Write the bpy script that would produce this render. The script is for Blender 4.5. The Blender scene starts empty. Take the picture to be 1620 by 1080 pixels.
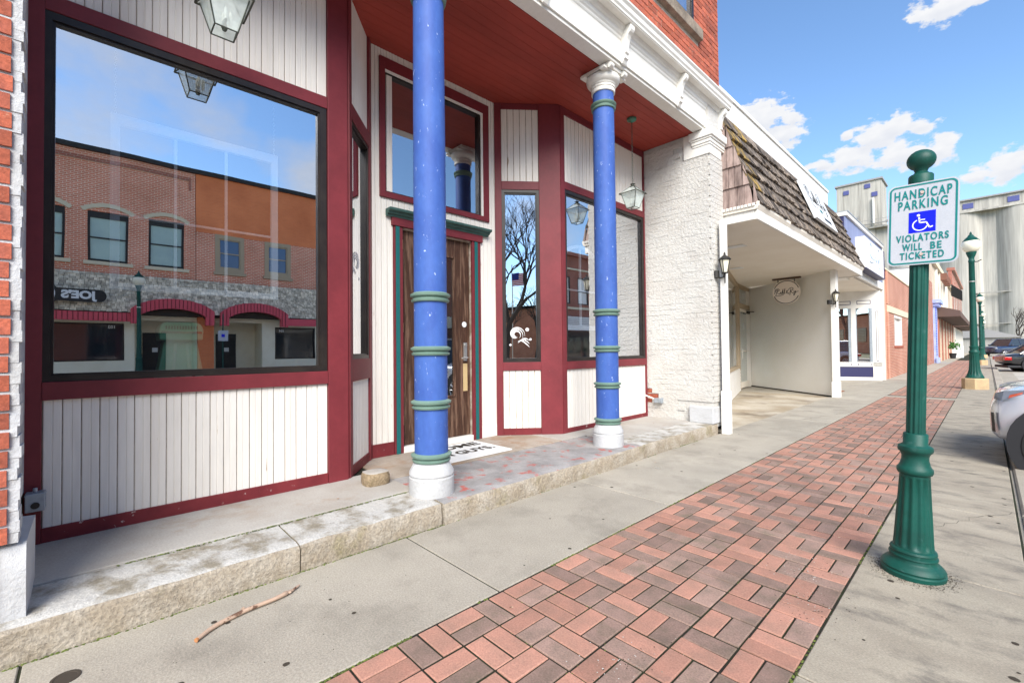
import bpy, math, random
from mathutils import Vector, Matrix
R = math.radians
random.seed(7)
sc = bpy.context.scene
col = sc.collection

# ------------------------------------------------------------------ camera
F_PX = 707.8
YAW, PITCH, ROLL = 0.81555, 0.018286, -0.010625
CAM = Vector((0, 0, 1.25))
fw = Vector((-math.sin(YAW)*math.cos(PITCH), math.cos(YAW)*math.cos(PITCH), math.sin(PITCH)))
r0 = Vector((math.cos(YAW), math.sin(YAW), 0)); u0 = r0.cross(fw)
rt = r0*math.cos(ROLL) + u0*math.sin(ROLL); up = -r0*math.sin(ROLL) + u0*math.cos(ROLL)
cd = bpy.data.cameras.new("camera"); cam = bpy.data.objects.new("camera", cd); col.objects.link(cam)
cam.matrix_world = Matrix(((rt.x, up.x, -fw.x, 0), (rt.y, up.y, -fw.y, 0), (rt.z, up.z, -fw.z, 1.25), (0, 0, 0, 1)))
cd.sensor_width = 36; cd.lens = 36*F_PX/1620; cd.clip_start = .05; cd.clip_end = 3000
sc.camera = cam
# ------------------------------------------------------------------ light
SUN = Vector((0.57, -0.49, 0.60)).normalized()
sun_el = math.asin(SUN.z); sun_az = math.atan2(SUN.x, SUN.y)
sd = bpy.data.lights.new("sun", 'SUN'); sd.energy = 1.5; sd.angle = R(38); sd.color = (1, .95, .87)
so = bpy.data.objects.new("sun", sd); col.objects.link(so); so.rotation_euler = SUN.to_track_quat('Z', 'Y').to_euler()
sc.view_settings.view_transform = 'Standard'; sc.view_settings.look = 'None'
sc.view_settings.exposure = 2.32; sc.view_settings.gamma = 1
SKY_STRENGTH = .05
w = bpy.data.worlds.new("World"); sc.world = w; w.use_nodes = True
nt = w.node_tree; nt.nodes.clear(); L = nt.links.new
def N(t, **k):
    n = nt.nodes.new(t)
    for a, b in k.items(): setattr(n, a, b)
    return n
def MA(op, a, b=None, c=None, clamp=False):
    n = N('ShaderNodeMath', operation=op); n.use_clamp = clamp
    for i, v in enumerate((a, b, c)):
        if v is None: continue
        if isinstance(v, (int, float)): n.inputs[i].default_value = v
        else: L(v, n.inputs[i])
    return n.outputs[0]
out = N('ShaderNodeOutputWorld'); bg = N('ShaderNodeBackground'); sky = N('ShaderNodeTexSky')
sky.sky_type = 'NISHITA'; sky.sun_disc = False; sky.sun_elevation = sun_el; sky.sun_rotation = sun_az
sky.air_density = 1.0; sky.dust_density = 0; sky.ozone_density = 3
tc = N('ShaderNodeTexCoord'); sp = N('ShaderNodeSeparateXYZ'); L(tc.outputs['Generated'], sp.inputs[0])
AZ = MA('ARCTAN2', sp.outputs[0], sp.outputs[1]); EL = MA('ARCSINE', sp.outputs[2])
cmb = N('ShaderNodeCombineXYZ'); L(AZ, cmb.inputs[0]); L(MA('MULTIPLY', EL, 1.7), cmb.inputs[1])
nz = N('ShaderNodeTexNoise'); nz.inputs['Scale'].default_value = 34; nz.inputs['Detail'].default_value = 7; nz.inputs['Roughness'].default_value = .6
L(cmb.outputs[0], nz.inputs['Vector'])
blobs = [(-0.0392,0.4993,0.0433,0.0203),(-0.0004,0.4917,0.0294,0.0076),(-0.2985,0.4235,0.0471,0.0326),(-0.2622,0.3871,0.0402,0.0248),(-0.2038,0.3213,0.0244,0.0105),(-0.162,0.322,0.0417,0.0223),(-0.1263,0.3498,0.0346,0.0251),(-0.101,0.357,0.0285,0.0207),(-0.0694,0.3475,0.0226,0.012),(-0.0939,0.3116,0.0387,0.0231),(-0.1657,0.3604,0.0107,0.0089),(-0.0439,0.307,0.0229,0.024),(-0.0516,0.2951,0.0146,0.0131),(-0.0061,0.2545,0.0263,0.0119),(0.0301,0.2606,0.0273,0.0245),(0.0426,0.2673,0.0179,0.0224),(-0.1478,0.2764,0.0104,0.0041),(-0.1195,0.2711,0.0067,0.003),(-0.2515,0.4074,0.0221,0.0122),
         (.16,.33,.07,.05),(.3,.27,.09,.03),(.45,.42,.09,.05),(-.62,.3,.09,.05),(-.9,.38,.1,.05)]
acc = None; low = None
for a, e, ra, re_ in blobs:
    ra *= 1.18; re_ *= 1.22
    da = MA('MULTIPLY', MA('SUBTRACT', AZ, a), 1/ra); de = MA('MULTIPLY', MA('SUBTRACT', EL, e), 1/re_)
    d = MA('SQRT', MA('ADD', MA('MULTIPLY', da, da), MA('MULTIPLY', de, de)))
    v = MA('SUBTRACT', 1.0, d)
    acc = v if acc is None else MA('MAXIMUM', acc, v)
    s = MA('MULTIPLY', MA('MAXIMUM', v, 0.0), de); low = s if low is None else MA('MINIMUM', low, s)
# broken soft cloud over the rest of the sky
n2 = N('ShaderNodeTexNoise'); n2.inputs['Scale'].default_value = 3.4; n2.inputs['Detail'].default_value = 6; n2.inputs['Roughness'].default_value = .52
mp = N('ShaderNodeMapping'); mp.inputs['Location'].default_value = (3.1, 1.7, .4); mp.inputs['Scale'].default_value = (1, 1, 1.6)
L(tc.outputs['Generated'], mp.inputs[0]); L(mp.outputs[0], n2.inputs['Vector'])
side = MA('MULTIPLY', MA('SUBTRACT', MA('ABSOLUTE', AZ), .45), 3.0, clamp=True)   # the cumulus field lies up the street, thin cloud elsewhere
soft = MA('MULTIPLY', MA('MULTIPLY', MA('SUBTRACT', n2.outputs['Fac'], .49), 6.0, clamp=True), MA('MULTIPLY', side, .72))
edge = MA('ADD', acc, MA('MULTIPLY', MA('SUBTRACT', nz.outputs['Fac'], .5), 2.3))
cum = MA('MULTIPLY', MA('SUBTRACT', edge, .12), 3.4, clamp=True)
cum = MA('MULTIPLY', cum, MA('MULTIPLY', MA('ADD', acc, .55), 4.0, clamp=True))
mask = MA('MAXIMUM', cum, soft)
n3 = N('ShaderNodeTexNoise'); n3.inputs['Scale'].default_value = 60; n3.inputs['Detail'].default_value = 5; L(cmb.outputs[0], n3.inputs['Vector'])
shade = MA('ADD', MA('MULTIPLY', n3.outputs['Fac'], .5), MA('MULTIPLY', low, 1.1))
shade = MA('ADD', shade, .62, clamp=True)
cr = N('ShaderNodeMix', data_type='RGBA'); L(shade, cr.inputs[0])
cr.inputs[6].default_value = (2.55, 2.75, 3.25, 1); cr.inputs[7].default_value = (3.85, 3.88, 3.95, 1)
hs = N('ShaderNodeHueSaturation'); hs.inputs['Saturation'].default_value = 1.06; hs.inputs['Value'].default_value = 1.1; L(sky.outputs[0], hs.inputs['Color'])
mx = N('ShaderNodeMix', data_type='RGBA'); L(mask, mx.inputs[0]); L(hs.outputs[0], mx.inputs[6]); L(cr.outputs[2], mx.inputs[7])
L(mx.outputs[2], bg.inputs[0]); bg.inputs[1].default_value = SKY_STRENGTH; L(bg.outputs[0], out.inputs[0])

# ------------------------------------------------------------------ materials
def mat(name, c, rough=.6, c2=None, ns=4, thr=(.4, .65), grain=0, gs=120, bump=0, bs=60, bd=.01, c3=None, n3s=1, thr3=(.55, .7), spec=.3, metal=0, stretch=(1, 1, 1), coat=0, isl=0):
    """weathered paint/stone/metal: base c, patches c2, stains c3, value grain, bump; isl = brightness variation piece by piece"""
    m = bpy.data.materials.new(name); m.use_nodes = True; t = m.node_tree; b = t.nodes['Principled BSDF']
    def n(tp, **k):
        x = t.nodes.new(tp)
        for a, v in k.items(): setattr(x, a, v)
        return x
    ln = t.links.new
    g = n('ShaderNodeNewGeometry'); mp = n('ShaderNodeMapping'); ln(g.outputs['Position'], mp.inputs[0]); mp.inputs['Scale'].default_value = stretch
    def noise(s, d=5, r=.6, off=0):
        x = n('ShaderNodeTexNoise'); x.inputs['Scale'].default_value = s; x.inputs['Detail'].default_value = d; x.inputs['Roughness'].default_value = r
        if off:
            m2 = n('ShaderNodeMapping'); m2.inputs['Location'].default_value = (off, off*.7, -off); ln(mp.outputs[0], m2.inputs[0]); ln(m2.outputs[0], x.inputs['Vector'])
        else: ln(mp.outputs[0], x.inputs['Vector'])
        return x.outputs['Fac']
    def ramp(f, lo, hi):
        x = n('ShaderNodeMapRange'); x.inputs[1].default_value = lo; x.inputs[2].default_value = hi; ln(f, x.inputs[0]); return x.outputs[0]
    def mix(f, a, bb, mode='MIX'):
        x = n('ShaderNodeMix', data_type='RGBA', blend_type=mode)
        for s, v in ((0, f), (6, a), (7, bb)):
            if isinstance(v, (tuple, float, int)): x.inputs[s].default_value = v if not isinstance(v, tuple) else (*v[:3], 1)
            else: ln(v, x.inputs[s])
        return x.outputs[2]
    cur = c
    if c2: cur = mix(ramp(noise(ns), *thr), cur, c2)
    if c3: cur = mix(ramp(noise(n3s, 7, .65, 5.3), *thr3), cur, c3)
    if grain:
        x = n('ShaderNodeMapRange'); x.inputs[1].default_value = .3; x.inputs[2].default_value = .7; x.inputs[3].default_value = 1-grain; x.inputs[4].default_value = 1+grain
        ln(noise(gs, 3, .7), x.inputs[0]); vv = n('ShaderNodeCombineXYZ')
        for i in range(3): ln(x.outputs[0], vv.inputs[i])
        cur = mix(1.0, cur, vv.outputs[0], 'MULTIPLY')
    if isl:
        oi = n('ShaderNodeObjectInfo'); ad = n('ShaderNodeMath', operation='ADD'); ln(oi.outputs['Random'], ad.inputs[0]); ln(g.outputs['Random Per Island'], ad.inputs[1])
        fr = n('ShaderNodeMath', operation='FRACT'); ln(ad.outputs[0], fr.inputs[0])
        x = n('ShaderNodeMapRange'); x.inputs[3].default_value = 1-isl; x.inputs[4].default_value = 1+isl; ln(fr.outputs[0], x.inputs[0]); vv = n('ShaderNodeCombineXYZ')
        for i in range(3): ln(x.outputs[0], vv.inputs[i])
        cur = mix(1.0, cur, vv.outputs[0], 'MULTIPLY')
    if isinstance(cur, tuple): b.inputs['Base Color'].default_value = (*cur, 1)
    else: ln(cur, b.inputs['Base Color'])
    b.inputs['Roughness'].default_value = rough; b.inputs['Metallic'].default_value = metal; b.inputs['Specular IOR Level'].default_value = spec; b.inputs['Coat Weight'].default_value = coat
    if bump:
        bp = n('ShaderNodeBump'); bp.inputs['Strength'].default_value = bump; bp.inputs['Distance'].default_value = bd; ln(noise(bs, 6, .7), bp.inputs['Height']); ln(bp.outputs[0], b.inputs['Normal'])
    return m
def brick_mat(name, c1, c2, mortar, axis='y', bw=.215, bh=.075, ms=.009, c3=None, rough=.85):
    m = bpy.data.materials.new(name); m.use_nodes = True; t = m.node_tree; b = t.nodes['Principled BSDF']; ln = t.links.new
    g = t.nodes.new('ShaderNodeNewGeometry'); s = t.nodes.new('ShaderNodeSeparateXYZ'); c = t.nodes.new('ShaderNodeCombineXYZ'); ln(g.outputs['Position'], s.inputs[0])
    ln(s.outputs[{'x': 0, 'y': 1}[axis]], c.inputs[0]); ln(s.outputs[2], c.inputs[1])
    k = t.nodes.new('ShaderNodeTexBrick'); ln(c.outputs[0], k.inputs['Vector']); k.inputs['Scale'].default_value = 1
    k.inputs['Brick Width'].default_value = bw; k.inputs['Row Height'].default_value = bh; k.inputs['Mortar Size'].default_value = ms; k.inputs['Bias'].default_value = -.1
    k.inputs['Color1'].default_value = (*c1, 1); k.inputs['Color2'].default_value = (*c2, 1); k.inputs['Mortar'].default_value = (*mortar, 1)
    nn = t.nodes.new('ShaderNodeTexNoise'); nn.inputs['Scale'].default_value = .8; nn.inputs['Detail'].default_value = 6; ln(g.outputs['Position'], nn.inputs['Vector'])
    r = t.nodes.new('ShaderNodeMapRange'); r.inputs[1].default_value = .35; r.inputs[2].default_value = .7; ln(nn.outputs['Fac'], r.inputs[0])
    x = t.nodes.new('ShaderNodeMix'); x.data_type = 'RGBA'; x.blend_type = 'MULTIPLY'; ln(r.outputs[0], x.inputs[0]); ln(k.outputs['Color'], x.inputs[6]); x.inputs[7].default_value = (*(c3 or (.8, .72, .68)), 1)
    ln(x.outputs[2], b.inputs['Base Color']); b.inputs['Roughness'].default_value = rough
    bp = t.nodes.new('ShaderNodeBump'); bp.invert = True; bp.inputs['Strength'].default_value = .6; bp.inputs['Distance'].default_value = .01; ln(k.outputs['Fac'], bp.inputs['Height']); ln(bp.outputs[0], b.inputs['Normal'])
    return m
def glass_mat(name, refl=.55, tint=(.9, .95, .95), rtint=(.95, .97, 1)):
    m = bpy.data.materials.new(name); m.use_nodes = True; t = m.node_tree; t.nodes.clear(); ln = t.links.new
    o = t.nodes.new('ShaderNodeOutputMaterial'); g = t.nodes.new('ShaderNodeBsdfGlossy'); g.inputs['Roughness'].default_value = 0; g.inputs['Color'].default_value = (*rtint, 1)
    tr = t.nodes.new('ShaderNodeBsdfTransparent'); tr.inputs[0].default_value = (*tint, 1); mx = t.nodes.new('ShaderNodeMixShader')
    ge = t.nodes.new('ShaderNodeNewGeometry'); lw = t.nodes.new('ShaderNodeLayerWeight'); lw.inputs[0].default_value = .5
    mr = t.nodes.new('ShaderNodeMapRange'); mr.inputs[3].default_value = refl; mr.inputs[4].default_value = 1; ln(lw.outputs['Facing'], mr.inputs[0]); mr.inputs[1].default_value = .35
    inv = t.nodes.new('ShaderNodeMath'); inv.operation = 'SUBTRACT'; inv.inputs[0].default_value = 1; ln(ge.outputs['Backfacing'], inv.inputs[1])
    mu = t.nodes.new('ShaderNodeMath'); mu.operation = 'MULTIPLY'; ln(mr.outputs[0], mu.inputs[0]); ln(inv.outputs[0], mu.inputs[1])
    ln(mu.outputs[0], mx.inputs[0]); ln(tr.outputs[0], mx.inputs[1]); ln(g.outputs[0], mx.inputs[2]); ln(mx.outputs[0], o.inputs[0])
    nz_ = t.nodes.new('ShaderNodeTexNoise'); nz_.inputs['Scale'].default_value = 1.7; nz_.inputs['Detail'].default_value = 1; ln(ge.outputs['Position'], nz_.inputs['Vector'])
    bp = t.nodes.new('ShaderNodeBump'); bp.inputs['Strength'].default_value = 1; bp.inputs['Distance'].default_value = .0004; ln(nz_.outputs['Fac'], bp.inputs['Height']); ln(bp.outputs[0], g.inputs['Normal'])
    return m

m_white = mat('white_siding_paint', (.77, .735, .675), .55, c2=(.71, .665, .60), ns=3, grain=.05, gs=30, bump=.15, bs=40, bd=.003, c3=(.36, .25, .15), n3s=24, thr3=(.665, .73), stretch=(1, 1, .10))
m_groove = mat('siding_gap_dirt', (.27, .20, .14), .9, c2=(.5, .43, .36), ns=9)
m_red = mat('maroon_trim_paint', (.18, .027, .034), .5, c2=(.145, .022, .028), ns=3, grain=.06, gs=25, c3=(.55, .42, .38), n3s=30, thr3=(.735, .76), bump=.1, bs=30, bd=.003)
m_redworn = mat('worn_maroon_paint', (.18, .024, .029), .6, c2=(.13, .016, .021), ns=4, c3=(.45, .36, .33), n3s=16, thr3=(.63, .67), bump=.2, bs=30, bd=.004)
m_ceil = mat('red_ceiling_paint', (.34, .05, .034), .6, c2=(.26, .038, .026), ns=2.2, grain=.06, gs=25, stretch=(1, .3, 1))
m_black = mat('dark_bronze_frame', (.018, .014, .013), .35, c2=(.03, .024, .02), ns=6)
m_blue = mat('blue_column_paint', (.050, .115, .37), .6, c2=(.038, .088, .32), ns=5, c3=(.42, .5, .72), n3s=34, thr3=(.65, .69), stretch=(1, 1, .5), grain=.07, gs=26, bump=.15, bs=18, bd=.003)
m_ring = mat('verdigris_band_paint', (.15, .235, .19), .5, c2=(.12, .2, .16), ns=6, c3=(.4, .45, .42), n3s=30, thr3=(.66, .7))
m_trim = mat('white_trim_paint', (.78, .76, .71), .45, c2=(.72, .69, .63), ns=3, grain=.03, gs=30, bump=.08, bs=30, bd=.003, c3=(.42, .38, .33), n3s=20, thr3=(.72, .76))
m_conc = mat('sidewalk_concrete', (.375, .34, .28), .9, c2=(.315, .285, .235), ns=1.6, grain=.24, gs=110, bump=.5, bs=130, bd=.005, c3=(.25, .225, .185), n3s=2.6, thr3=(.5, .75), isl=.06)
m_concd = mat('stained_sidewalk_concrete', (.375, .335, .265), .9, c2=(.30, .265, .21), ns=2.2, thr=(.35, .6), grain=.26, gs=110, bump=.5, bs=130, bd=.005, c3=(.15, .135, .115), n3s=3.2, thr3=(.50, .70), stretch=(1, 1.7, 1), isl=.05)
m_step = mat('old_step_stone', (.46, .445, .415), .9, c2=(.24, .21, .16), ns=5, thr=(.46, .62), grain=.2, gs=90, bump=.9, bs=26, bd=.012, c3=(.2, .17, .13), n3s=9, thr3=(.58, .72))
m_stepf = mat('rough_kerb_stone', (.33, .275, .205), .95, c2=(.42, .37, .30), ns=7, grain=.3, gs=60, bump=1, bs=30, bd=.02, c3=(.25, .215, .12), n3s=3, thr3=(.56, .7))
m_porch = mat('porch_concrete', (.38, .36, .33), .85, c2=(.33, .30, .265), ns=2.5, grain=.12, gs=90, bump=.2, bs=80, bd=.003, c3=(.29, .22, .16), n3s=1.8, thr3=(.55, .72))
m_redstain = mat('landing_stone_with_red_paint', (.31, .295, .285), .85, c2=(.215, .205, .20), ns=5, grain=.15, gs=80, bump=.4, bs=40, bd=.006, c3=(.38, .10, .08), n3s=6, thr3=(.55, .64))
m_pp = mat('pink_clay_paver', (.40, .205, .15), .85, c2=(.31, .175, .13), ns=7, grain=.2, gs=130, bump=.35, bs=150, bd=.003, c3=(.25, .16, .13), n3s=6, thr3=(.6, .8), isl=.17)
m_pd = mat('mauve_clay_paver', (.28, .185, .15), .85, c2=(.195, .14, .11), ns=7, grain=.24, gs=130, bump=.35, bs=150, bd=.003, c3=(.16, .13, .09), n3s=6, thr3=(.55, .75), isl=.22)
m_bed = mat('mossy_joint_sand', (.018, .016, .012), .95, c2=(.02, .028, .01), ns=6, grain=.3, gs=90)
m_moss = mat('moss', (.11, .14, .03), .95, c2=(.06, .075, .02), ns=30, isl=.4)
m_brick = mat('orange_red_brick', (.40, .105, .058), .85, c2=(.30, .085, .055), ns=10, grain=.25, gs=70, bump=.6, bs=60, bd=.006, c3=(.55, .36, .25), n3s=14, thr3=(.68, .76), isl=.25)
m_mort = mat('pale_mortar', (.56, .50, .41), .95, c2=(.46, .40, .33), ns=12, grain=.15, gs=80, bump=.5, bs=60, bd=.006)
m_wbrick = mat('painted_white_brick', (.58, .565, .53), .65, c2=(.53, .505, .465), ns=2.5, bump=1, bs=24, bd=.022, c3=(.36, .33, .29), n3s=14, thr3=(.72, .76), grain=.04, gs=40)
m_wblock = mat('painted_white_stone', (.50, .505, .515), .6, bump=.8, bs=26, bd=.012, c2=(.45, .45, .445), ns=3)
m_asph = mat('road_concrete', (.46, .43, .37), .9, c2=(.40, .37, .32), ns=.5, grain=.15, gs=60, c3=(.22, .21, .19), n3s=.7, thr3=(.55, .75))
m_earth = mat('dry_winter_ground', (.17, .15, .09), .95, c2=(.11, .12, .05), ns=.6, grain=.2, gs=20)
m_green = mat('green_lamp_paint', (.002, .070, .052), .52, c2=(.002, .05, .038), ns=7, grain=.08, spec=.35, c3=(.03, .10, .085), n3s=16, thr3=(.60, .72), bump=.12, bs=50, bd=.002)
m_globe = mat('cream_lamp_glass', (.80, .76, .60), .25, spec=.5)
m_block = mat('tan_lamp_footing', (.55, .40, .23), .9, c2=(.45, .33, .2), ns=5, grain=.12, gs=60)
m_glass = glass_mat('window_glass', .63, (1, 1, 1))
m_glassd = glass_mat('door_glass', .3)
m_lglass = glass_mat('lantern_glass', .42, (.94, .97, .95))
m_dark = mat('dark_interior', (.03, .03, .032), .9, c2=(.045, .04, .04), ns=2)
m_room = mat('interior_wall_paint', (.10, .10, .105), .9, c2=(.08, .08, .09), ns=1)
m_sash = mat('pale_blue_sash_paint', (.74, .84, .93), .5, c2=(.64, .77, .92), ns=4)
m_door = mat('worn_brown_door_wood', (.058, .026, .015), .7, c2=(.15, .085, .055), ns=22, thr=(.5, .62), grain=.35, gs=60, stretch=(1, 1, .09), bump=.6, bs=40, bd=.006)
m_teal = mat('teal_trim_paint', (.01, .12, .12), .5)
m_corn = mat('grey_green_cornice_paint', (.05, .115, .10), .5, c2=(.04, .09, .08), ns=8)
m_metal = mat('brushed_metal', (.55, .54, .5), .35, metal=.8)
m_tan = mat('tan_wood_patch', (.55, .40, .2), .6)
m_iron = mat('black_iron', (.02, .02, .02), .5, c2=(.035, .03, .025), ns=9)
m_lant = mat('aged_bronze', (.06, .065, .05), .4, metal=.5, c2=(.11, .12, .10), ns=9)
m_verd = mat('verdigris_canopy', (.05, .2, .14), .5, c2=(.1, .1, .06), ns=20)
m_bulb = mat('frosted_candle_bulb', (.85, .85, .8), .3)
m_rock = mat('brown_rough_block', (.29, .22, .14), .95, c2=(.2, .15, .09), ns=18, grain=.3, gs=60, bump=.8, bs=40, bd=.01)
m_bark = mat('peeled_stick_wood', (.44, .31, .225), .7, c2=(.13, .07, .045), ns=16, thr=(.55, .6), bump=.3, bs=50)
m_cut = mat('cut_wood', (.42, .19, .08), .8)
m_shk = mat('weathered_shake', (.23, .185, .145), .85, c2=(.045, .036, .03), ns=15, thr=(.44, .56), grain=.25, gs=40, stretch=(1, 1, .16), bump=.7, bs=30, bd=.008, isl=.4)
m_shkg = mat('grey_cedar_shingle', (.34, .255, .225), .85, c2=(.17, .12, .105), ns=9, thr=(.45, .65), grain=.2, gs=40, stretch=(1, 1, .18), bump=.4, bs=30, bd=.005, c3=(.38, .27, .06), n3s=3, thr3=(.66, .72), isl=.18)
m_shky = mat('lichen_covered_shake', (.36, .23, .05), .9, c2=(.09, .072, .05), ns=13, thr=(.40, .53), stretch=(1, 1, .3), bump=.5, bs=30, bd=.006, isl=.25)
m_soff = mat('cream_soffit_paint', (.82, .76, .66), .6, c2=(.77, .70, .59), ns=1.2, grain=.03)
m_shopw = mat('shop_wall_paint', (.86, .83, .77), .55, c2=(.82, .78, .70), ns=1, bump=.05, bs=20, grain=.03)
m_signw = mat('sign_white', (.78, .79, .78), .35, c2=(.72, .74, .74), ns=5)
m_reflw = mat('reflective_sheeting', (.47, .49, .53), .35, c2=(.43, .455, .50), ns=8, grain=.05, gs=150)
m_sgreen = mat('sign_green', (.0, .19, .185), .4)
m_sblue = mat('sign_blue', (.0, .006, .62), .4)
m_ink = mat('black_ink', (.012, .012, .012), .5)
m_steel = mat('galvanised_box', (.34, .38, .42), .4, metal=.3, c2=(.27, .3, .33), ns=20)
m_rubber = mat('rubber', (.02, .02, .02), .75)
m_bluew = mat('slate_blue_boards', (.23, .265, .42), .65, c2=(.19, .22, .36), ns=6, stretch=(1, 1, .1))
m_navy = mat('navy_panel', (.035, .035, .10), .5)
m_peach = mat('peach_stucco', (.68, .36, .25), .8, c2=(.6, .31, .22), ns=2)
m_mint = mat('mint_enamel', (.22, .72, .48), .3, c2=(.18, .62, .42), ns=7, spec=.5)
m_mintl = mat('light_mint_enamel', (.4, .8, .6), .35)
m_silo = mat('silo_concrete', (.46, .435, .385), .95, c2=(.35, .33, .295), ns=1.3, thr=(.42, .62), grain=.12, gs=3, stretch=(1, 1, .05), c3=(.24, .225, .20), n3s=.9, thr3=(.52, .7))
m_silow = mat('elevator_window_blue', (.09, .1, .26), .4)
m_maroonaw = mat('maroon_metal_fascia', (.68, .09, .12), .45)
m_cream = mat('cream_stucco', (.88, .81, .62), .8, c2=(.82, .74, .55), ns=1.5)
m_stone = mat('pale_lintel_stone', (.66, .58, .42), .8)
m_taupe = mat('taupe_wood_casing', (.42, .33, .22), .6)
m_shelf = mat('grey_awning_metal', (.30, .29, .28), .5)
m_bksm = brick_mat('smooth_orange_brick', (.88, .27, .10), (.82, .24, .09), (.80, .32, .16), 'y', .2, .07, .004)
m_bko = brick_mat('opposite_red_brick', (.78, .25, .14), (.62, .19, .10), (.88, .74, .60), 'y', .21, .078, .010)
m_bkb = brick_mat('brown_red_brick', (.30, .085, .05), (.36, .11, .07), (.42, .30, .24), 'y', .21, .075, .007)
m_bkw = brick_mat('street_red_brick', (.42, .10, .055), (.33, .08, .045), (.5, .40, .33), 'y', .215, .075, .01)
m_rom = brick_mat('long_tan_red_brick', (.46, .17, .10), (.38, .13, .08), (.60, .43, .34), 'y', .6, .062, .010, rough=.8)
m_romx = brick_mat('long_tan_red_brick_side', (.55, .19, .10), (.5, .16, .08), (.60, .43, .34), 'x', .6, .062, .010, rough=.8)
m_tree = mat('dark_bark', (.06, .045, .035), .9)
m_grass = mat('winter_grass', (.16, .15, .07), .95, c2=(.10, .12, .05), ns=1.2)
m_carw = mat('silver_car_paint', (.60, .63, .70), .22, metal=.35, coat=1, spec=.5)
m_carb = mat('black_car_paint', (.012, .012, .015), .15, coat=1, spec=.5)
m_carn = mat('navy_truck_paint', (.012, .02, .06), .18, coat=1, spec=.5)
m_carg = mat('car_window_glass', (.02, .025, .03), .05, spec=.8)
m_clad = mat('black_plastic_cladding', (.025, .025, .028), .6)
m_alloy = mat('wheel_alloy', (.6, .6, .62), .3, metal=.7)
m_lens = mat('headlight_lens', (.22, .23, .25), .08, spec=.8, coat=1)
m_amber = mat('amber_lens', (.6, .09, .03), .15, coat=1)
m_taill = mat('red_tail_lens', (.4, .01, .01), .15, coat=1)
m_chrome = mat('chrome', (.7, .7, .72), .12, metal=1)
m_sky_b = mat('periwinkle_paint', (.33, .42, .78), .5, c2=(.45, .52, .82), ns=4)
m_beige = mat('beige_stucco', (.58, .47, .36), .8, c2=(.5, .4, .3), ns=1)
m_brownaw = mat('brown_awning_canvas', (.12, .075, .06), .8)
m_leaf = mat('plant_leaf', (.04, .12, .02), .6)
m_flagr = mat('flag_red', (.5, .02, .03), .7); m_flagb = mat('flag_blue', (.02, .03, .2), .7)
m_dirt = mat('dark_debris', (.05, .04, .03), .95)

def seeded_glass(name):
    m = bpy.data.materials.new(name); m.use_nodes = True; t = m.node_tree; t.nodes.clear(); ln = t.links.new
    o = t.nodes.new('ShaderNodeOutputMaterial'); tr = t.nodes.new('ShaderNodeBsdfTransparent'); tr.inputs[0].default_value = (.93, .97, .95, 1)
    p = t.nodes.new('ShaderNodeBsdfPrincipled'); p.inputs['Base Color'].default_value = (.74, .80, .76, 1); p.inputs['Roughness'].default_value = .25; mx = t.nodes.new('ShaderNodeMixShader')
    g = t.nodes.new('ShaderNodeNewGeometry'); nz = t.nodes.new('ShaderNodeTexNoise'); nz.inputs['Scale'].default_value = 14; ln(g.outputs['Position'], nz.inputs['Vector'])
    mr = t.nodes.new('ShaderNodeMapRange'); mr.inputs[3].default_value = .25; mr.inputs[4].default_value = .75; ln(nz.outputs['Fac'], mr.inputs[0]); ln(mr.outputs[0], mx.inputs[0]); ln(tr.outputs[0], mx.inputs[1]); ln(p.outputs[0], mx.inputs[2]); ln(mx.outputs[0], o.inputs[0]); return m
m_lglass = seeded_glass('hazy_lantern_glass')
m_tglass = glass_mat('transom_glass', .45)
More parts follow.
